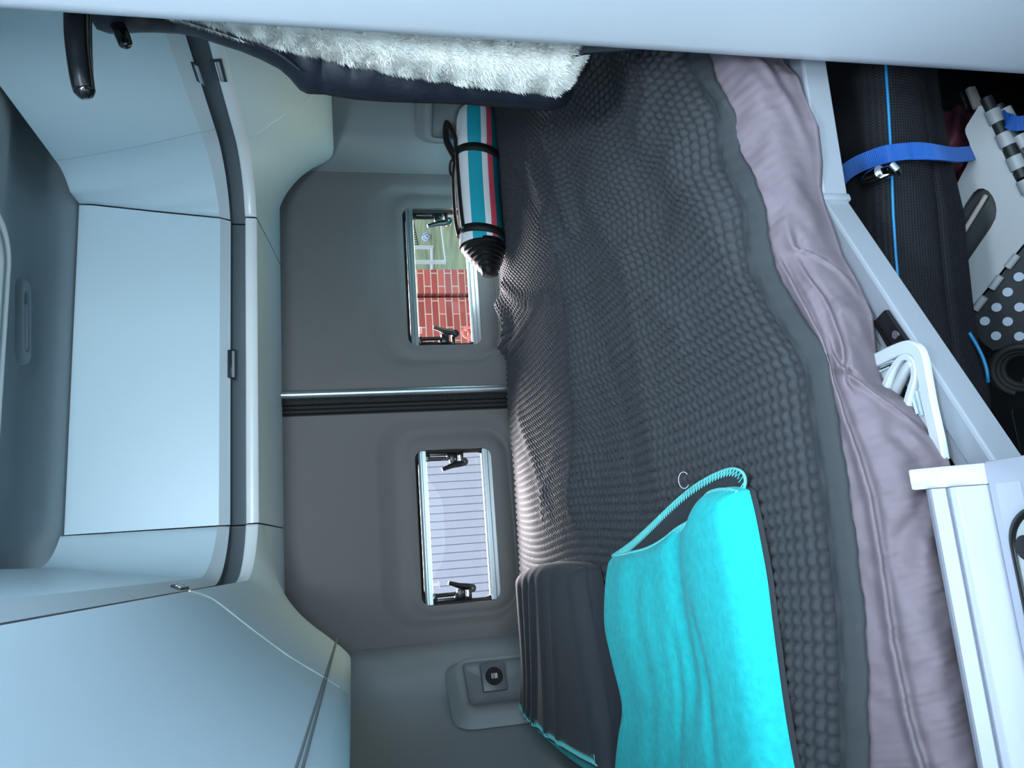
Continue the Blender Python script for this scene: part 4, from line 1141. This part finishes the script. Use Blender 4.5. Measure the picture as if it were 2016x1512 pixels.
M_web = mat('blue_webbing', (30, 108, 195), .6)
def ribbed(m, sc):
    nt = m.node_tree; b = nt.nodes['Principled BSDF']; tc = nt.nodes.new('ShaderNodeTexCoord')
    w = nt.nodes.new('ShaderNodeTexWave'); w.bands_direction = 'Y'; w.inputs['Scale'].default_value = sc
    nt.links.new(tc.outputs['Object'], w.inputs['Vector']); bp = nt.nodes.new('ShaderNodeBump'); bp.inputs['Strength'].default_value = .8; bp.inputs['Distance'].default_value = .001
    nt.links.new(w.outputs['Fac'], bp.inputs['Height']); nt.links.new(bp.outputs['Normal'], b.inputs['Normal'])
ls = empty('lashing_strap', tuple(P(1760, 300, Z=.66)), 'bright blue webbing strap with chrome buckle running over the black bag to the folding stool', 'strap')
sp_ = [P(1640, 372, Z=.655), P(1662, 343, Z=.662), P(1685, 326, Z=.664), P(1720, 311, Z=.660), P(1752, 302, Z=.650)]
for x, dz in ((1790, 0), (1820, 0)):
    pass
sp_ += [P(1790, 298, Y=yq(.58) - .016), P(1822, 298, Y=yq(.57) - .022), P(1850, 301, Y=yq(.56) - .012), P(1880, 305, Y=.985), P(1905, 303, Y=1.03), P(1922, 300, Y=1.075)]
MB().add(*web(sp_, (0.93, -.1, .35), .026)).build('webbing', M_web, ls)
bk = empty('x', (0, 0, 0)); bpy.data.objects.remove(bk)
bu = MB()
B_ = lambda x, y, z=.668: P(x, y, Z=z)
bu.tube([B_(1698, 357), B_(1712, 348, .672), B_(1732, 338, .672)], [.003, .0085, .0095], 14)
bu.tube([B_(1733, 338, .670), B_(1750, 334, .668), B_(1758, 331, .668)], [.0055, .006, .0055], 12)
bu.tube([B_(1755, 326, .672), B_(1765, 336, .668), B_(1768, 340, .664)], [.0075, .0075, .006], 14)
bu.tube([B_(1702, 364, .664), B_(1732, 349, .664), B_(1757, 340, .664)], .003, 8)
bu.prism([B_(*p, .655) for p in ((1690, 352), (1760, 326), (1764, 344), (1704, 372))], (0, 0, .004), .001)
bu.build('buckle', M_chrome, ls)

# folding step stool, folded flat and leaning
p0 = P(1950, 400, Y=1.06); nS_ = -(p0 - CAM) / np.linalg.norm(p0 - CAM) + np.array([0, 0, .25]); nS_ /= np.linalg.norm(nS_)
Sx = lambda x, y, o=0.0: PP(x, y, p0 + nS_ * o, nS_)
stl = empty('step_stool', tuple(Sx(1960, 420)), 'folded plastic step stool, pale grey panels on black hinges, black top with white dots', 'step stool')
def plate(outer, holes, o, th, name, m, parent):
    b = bmesh.new(); loops = [outer] + holes; eds = []
    for lp_ in loops:
        vs = [b.verts.new(tuple(Sx(x, y, o))) for x, y in lp_]
        for i in range(len(vs)): eds.append(b.edges.new((vs[i], vs[(i + 1) % len(vs)])))
    bmesh.ops.triangle_fill(b, edges=eds, use_beauty=True, use_dissolve=False)
    r = bmesh.ops.extrude_face_region(b, geom=list(b.faces))
    for v in r['geom']:
        if isinstance(v, bmesh.types.BMVert): v.co -= Vector(nS_ * th)
    bmesh.ops.recalc_face_normals(b, faces=list(b.faces))
    q = MB(); q.bm(b); return q.build(name, m, parent)
outer = [(1927, 209), (1903, 247), (1900, 255), (1901, 263), (1908, 280), (1912, 296), (1911, 308), (1902, 328), (1885, 360), (1868, 396), (1850, 440), (1846, 520), (1862, 575), (1880, 600), (1905, 613),
         (1932, 581), (1960, 548), (1990, 511), (2016, 479), (2050, 438), (2048, 400), (2016, 388), (1992, 340), (1970, 290), (1951, 244), (1936, 207)]
hole = [(1872, 470), (1885, 431), (1900, 402), (1916, 379), (1925, 372), (1936, 371), (1946, 376), (1954, 386), (1960, 400), (1962, 414), (1960, 430), (1950, 449), (1930, 478), (1910, 507), (1891, 536), (1878, 548), (1868, 530)]
pn = plate(outer, [hole[::-1]], 0, .010, 'side_panel', M_stool, stl)
plate([(1850, 400), (1940, 360), (1975, 400), (1965, 440), (1890, 560), (1850, 560)], [], -.030, .006, 'inner_panel', M_dark, stl)
MB().tube([Sx(1872, 488, -.018), Sx(1900, 452, -.018), Sx(1942, 384, -.018)], .0042, 8).build('inner_rib', mat('cream_plastic', (196, 184, 176), .5), stl)
e1 = np.array([21, 45.5]); a0 = np.array([1959, 231.])
rodm = MB(); rodm.tube([Sx(*(a0 - e1 * .85), .0), Sx(*(a0 + e1 * 2.6), .0)], .0098, 16); rodm.build('hinge_rod', mat('hinge_black', (28, 34, 36), .55), stl)
for k in range(4):
    a = a0 + e1 * k
    MB().tube([Sx(*(a - e1 * .30), .0), Sx(*(a + e1 * .24), .0)], .0128, 18).build('hinge_knuckle', M_stool, stl)
    q = MB(); q.prism([Sx(*(a + p), .002) for p in (np.array([-18, -2]), np.array([-4, -14]), np.array([8, 10]), np.array([-8, 22]))], nS_ * -.011, .001); q.build('hinge_lug', M_stool, stl)
MB().tube([Sx(1966, 206, -.004), Sx(2030, 330, -.004)], .0075, 14).build('hinge_rod', mat('hinge_black', (28, 34, 36), .55), stl)
for x, y in ((1983, 223), (2010, 276)):
    MB().tube([Sx(x - 5, y - 9, -.004), Sx(x + 8, y + 14, -.004)], .0100, 16).build('hinge_knuckle', M_stool, stl)
MB().add(*web([Sx(1978, 228, .004), Sx(1984, 236, .014), Sx(2000, 243, .016), Sx(2025, 240, .016), Sx(2060, 232, .01)], (R.T @ np.array([.35, 1, 0])), .024)).build('webbing_end', M_web, ls)
# lower edge knuckles and the dotted black top
d0 = np.array([1929., 597.]); dd2 = np.array([32, -41.5])
for k in range(3):
    c = d0 + dd2 * k
    MB().tube([Sx(*(c - dd2 * .30), -.002), Sx(*(c + dd2 * .30), -.002)], .0068, 14).build('edge_knuckle', M_stool, stl)
tp = plate([(1907, 618), (1934, 586), (1962, 553), (2016, 486), (2070, 420), (2110, 520), (2070, 640), (2016, 690), (1992, 676), (1975, 684), (1955, 690), (1935, 675), (1915, 650)], [], -.010, .008, 'tread', mat('black_tread', (22, 28, 32), .6), stl)
dots = [(1984, 575), (1962, 605), (2007.5, 604.6), (1939, 632), (1984, 633), (1961, 661), (2006, 545), (2030, 574), (2030, 634), (2007, 662)]
for x, y in dots:
    c = Sx(x, y, -.009); MB().disc(c, nS_, .0079, .003, 28).build('grip_dot', M_dot, tp)
# things the stool and bag stand on or beside
db = empty('storage_box', (0.04, 1.0, 0.0), 'dark grey lidded plastic box on the garage floor beside the worktop', 'box')
MB().box((0.04, 1.0, 0.135), (0.26, 0.28, 0.27), .02, seg=3).build('body', M_dark, db)
MB().box((0.04, 1.0, 0.285), (0.276, 0.296, 0.03), .008, seg=2).build('lid', M_dark, db)
MB().box((0.04, 0.852, 0.25), (0.09, .012, .035), .004).build('clasp', M_blk, db)
cr = empty('storage_crate', (0.95, 1.2, 0.0), 'smoky clear plastic storage crate with pale latch, deep in the garage at the right', 'storage crate')
cx0, cx1, cy0, cy1, cz1 = 0.74, 1.30, 1.10, 1.42, 0.43
b = MB()
for c, s_ in (((cx0, (cy0 + cy1) / 2, cz1 / 2), (.006, cy1 - cy0, cz1)), ((cx1, (cy0 + cy1) / 2, cz1 / 2), (.006, cy1 - cy0, cz1)), (((cx0 + cx1) / 2, cy0, cz1 / 2), (cx1 - cx0, .006, cz1)), (((cx0 + cx1) / 2, cy1, cz1 / 2), (cx1 - cx0, .006, cz1)), (((cx0 + cx1) / 2, (cy0 + cy1) / 2, .006), (cx1 - cx0, cy1 - cy0, .006))):
    b.box(c, s_, .002)
b.build('tub', M_clear, cr)
b = MB()
for c, s_ in ((((cx0 + cx1) / 2, cy0 - .006, cz1 - .01), (cx1 - cx0 + .03, .02, .018)), (((cx0 + cx1) / 2, cy1 + .006, cz1 - .01), (cx1 - cx0 + .03, .02, .018)), ((cx0 - .006, (cy0 + cy1) / 2, cz1 - .01), (.02, cy1 - cy0 + .03, .018)), ((cx1 + .006, (cy0 + cy1) / 2, cz1 - .01), (.02, cy1 - cy0 + .03, .018))):
    b.box(c, s_, .004)
b.build('rim', mat('smoky_rim', (70, 74, 80), .35), cr)
MB().box(P(1918, 193, Y=cy0 - .012), (.045, .012, .018), .004, Matrix.Rotation(math.radians(-12), 3, 'Y')).build('latch', mat('pale_latch', (150, 148, 144), .4), cr)
# plum cloth stuffed between bag and stool
yv, xv = np.meshgrid(np.linspace(0, 1, 30), np.linspace(0, 1, 40), indexing='ij')
gx = 1838 + 85 * yv; gy = 195 + 165 * xv
pts = np.zeros((30, 40, 3))
for i in range(30):
    for j in range(40):
        dp = 1.12 - .05 * math.sin(math.pi * yv[i, j]) * math.sin(math.pi * xv[i, j]) - .012 * float(noise2(yv[i, j] * 1.3, xv[i, j] * 2.0, 61, 1.0))
        pts[i, j] = P(gx[i, j], gy[i, j], Y=dp)
grid('cloth_bundle', pts, mat('plum_cloth', (96, 44, 62), .6, bump=(80, .4, .003)), None, thick=.01, label='dark plum cloth bundle tucked between the black bag and the folding stool', cat='cloth')
# coiled dark hose beside the dotted tread
hp2 = []
c = P(2008, 728, Y=1.02)
e_x = np.cross(nS_, (0, 0, 1.0)); e_x /= np.linalg.norm(e_x); e_z = np.cross(e_x, nS_)
for k in range(3):
    for a in np.linspace(0, 2 * math.pi, 24, endpoint=False):
        rr3 = .040 - .006 * (k + a / 6.28); hp2.append(c + rr3 * (math.cos(a) * e_x + math.sin(a) * e_z) - nS_ * (.006 * (k + a / 6.28)))
MB().tube(hp2, .0062, 10).build('hose', M_rub, None, label='coiled black hose below the dotted black tread of the stool', cat='hose')

# ================================================================== OUTSIDE THE REAR WINDOWS
ZG = -0.60
def facing(name, c, s, m, **k): return MB().box(c, s, 0).build(name, m, None, **k)
M_grass = mat('grass', (146, 160, 122), .95, vary=.35, vscale=1.5, bump=(30, .5, .02))
facing('lawn', (8, 22, ZG - .05), (60, 38, .1), M_grass, kind='structure')
facing('forecourt', (8, -1.5, ZG - .05), (60, 8.9, .1), mat('concrete', (150, 150, 150), .9, vary=.1), kind='structure')
# brick building
mb = bpy.data.materials.new('red_brick'); mb.use_nodes = True; nt = mb.node_tree; b = nt.nodes['Principled BSDF']
bt = nt.nodes.new('ShaderNodeTexBrick'); tc = nt.nodes.new('ShaderNodeTexCoord'); mp = nt.nodes.new('ShaderNodeMapping')
mp.inputs['Rotation'].default_value = (math.radians(90), 0, 0)
nt.links.new(tc.outputs['Object'], mp.inputs['Vector']); nt.links.new(mp.outputs[0], bt.inputs['Vector'])
bt.inputs['Scale'].default_value = 1.0; bt.inputs['Brick Width'].default_value = .30; bt.inputs['Row Height'].default_value = .075; bt.inputs['Mortar Size'].default_value = .0055
bt.inputs['Color1'].default_value = lin((194, 100, 96)); bt.inputs['Color2'].default_value = lin((162, 76, 78)); bt.inputs['Mortar'].default_value = lin((206, 194, 200))
b.inputs['Roughness'].default_value = .9; nt.links.new(bt.outputs['Color'], b.inputs['Base Color'])
YB = 8.0
xa = P(870, 586, Y=YB)[0]; xb = P(870, 534, Y=YB)[0]; x0b = P(870, 760, Y=YB)[0]
bb = empty('brick_building', (xa, YB + .6, ZG), 'red brick building corner with pale mortar seen through the right window', 'building')
MB().box(((x0b + xa) / 2, YB + .5, 1.6), (xa - x0b, 1.0, 4.4), 0).build('wall', mb, bb)
MB().box(((xa + .035 + xb) / 2, YB + .45, 1.6), (xb - xa - .035, 1.0, 4.4), 0).build('pier', mb, bb)
MB().box((xa + .02, YB + .58, 1.6), (.06, 1.0, 4.4), 0).build('shade_strip', mat('recess_shade', (70, 60, 70), .9), bb)  # dark colour paints the shade into the corner recess
# white boarded garage
YG = 7.2
gx0, gx1 = P(900, 1300, Y=YG)[0], P(900, 800, Y=YG)[0]
gb = empty('garage', ((gx0 + gx1) / 2, YG, ZG), 'pale lavender boarded garage wall with upright grooves filling the left window view', 'garage')
pit = 0.0722; nB = int((gx1 - gx0) / pit); pr2 = []
for i in range(nB):
    x = gx0 + i * pit
    pr2 += [(x, YG + .012), (x + .003, YG), (x + pit - .006, YG - .004), (x + pit - .004, YG + .012)]
pts = np.array([[(x, y, z) for x, y in pr2] for z in (ZG, 2.9)])
grid('boarding', pts, mat('pale_boards', (148, 150, 186), .6), gb, smooth=False, thick=.03)
MB().box(((gx0 + gx1) / 2, YG + .9, 3.0), (gx1 - gx0 + .2, 2.0, .2), .02).build('roof', M_dark, gb)
# football goal with net, ball
gP = lambda x, y: P(x, y, Z=ZG)
M_post = mat('white_post', (240, 242, 245), .5)
A_ = gP(877, 516); Bk = gP(855, 487); 
go = empty('football_goal', tuple(A_), 'white football goal frame with net standing on the grass beyond the brick wall', 'football goal')
for p in (A_, Bk): pass
MB().tube([A_ + (0, 0, .02), A_ + (0, 0, 1.75)], .045, 12).build('front_post', M_post, go)
MB().tube([Bk + (0, 0, .02), Bk + (0, 0, 1.30)], .045, 12).build('rear_post', M_post, go)
lft = gP(856, 640); MB().tube([Bk + (0, 0, .05), np.array([lft[0], lft[1], ZG + .05])], .045, 10).build('ground_bar', M_post, go)
MB().tube([A_ + (0, 0, 1.75), gP(877, 640) + (0, 0, 1.75)], .045, 10).build('crossbar', M_post, go)
nt_ = MB(); A2 = Bk + (0.05, .1, 0); B2 = gP(832, 395)
for i in range(22):
    q = A2 + (B2 - A2) * i / 21; nt_.tube([q + (0, 0, .35), q + (0, 0, 2.6)], .012, 4)
for i in range(18):
    z = .35 + i * .13; nt_.tube([A2 + (0, 0, z), B2 + (0, 0, z)], .012, 4)
nt_.build('net', mat('dark_net', (70, 78, 92), .8), go, kind='stuff')
ball = gP(849, 467); 
bo = bmesh.new(); bmesh.ops.create_icosphere(bo, subdivisions=3, radius=.115)
for f in bo.faces:
    c = f.calc_center_median().normalized(); f.material_index = 1 if (math.sin(c.x * 9) * math.sin(c.y * 9 + 1) * math.sin(c.z * 9 + 2)) > .12 else 0
q = MB()
bo.verts.ensure_lookup_table()
me = bpy.data.meshes.new('football'); bo.to_mesh(me); bo.free()
me.materials.append(mat('ball_white', (235, 238, 245), .4)); me.materials.append(mat('ball_blue', (60, 120, 200), .4))
me.polygons.foreach_set('use_smooth', [True] * len(me.polygons))
fb = bpy.data.objects.new('football', me); fb.location = tuple(ball + np.array([0, 0, .115])); link(fb, None, 'white and blue football lying on the grass by the goal', 'football')
ln0, ln1 = gP(868, 440), gP(878, 518)
dl = (ln1 - ln0); dl /= np.linalg.norm(dl); sl_ = np.array([-dl[1], dl[0], 0]) * .06
MB().prism([ln0 - sl_, ln1 - sl_, ln1 + sl_, ln0 + sl_], (0, 0, .012)).build('pitch_line', M_post, None, label='white painted line on the grass in front of the goal', cat='pitch line')
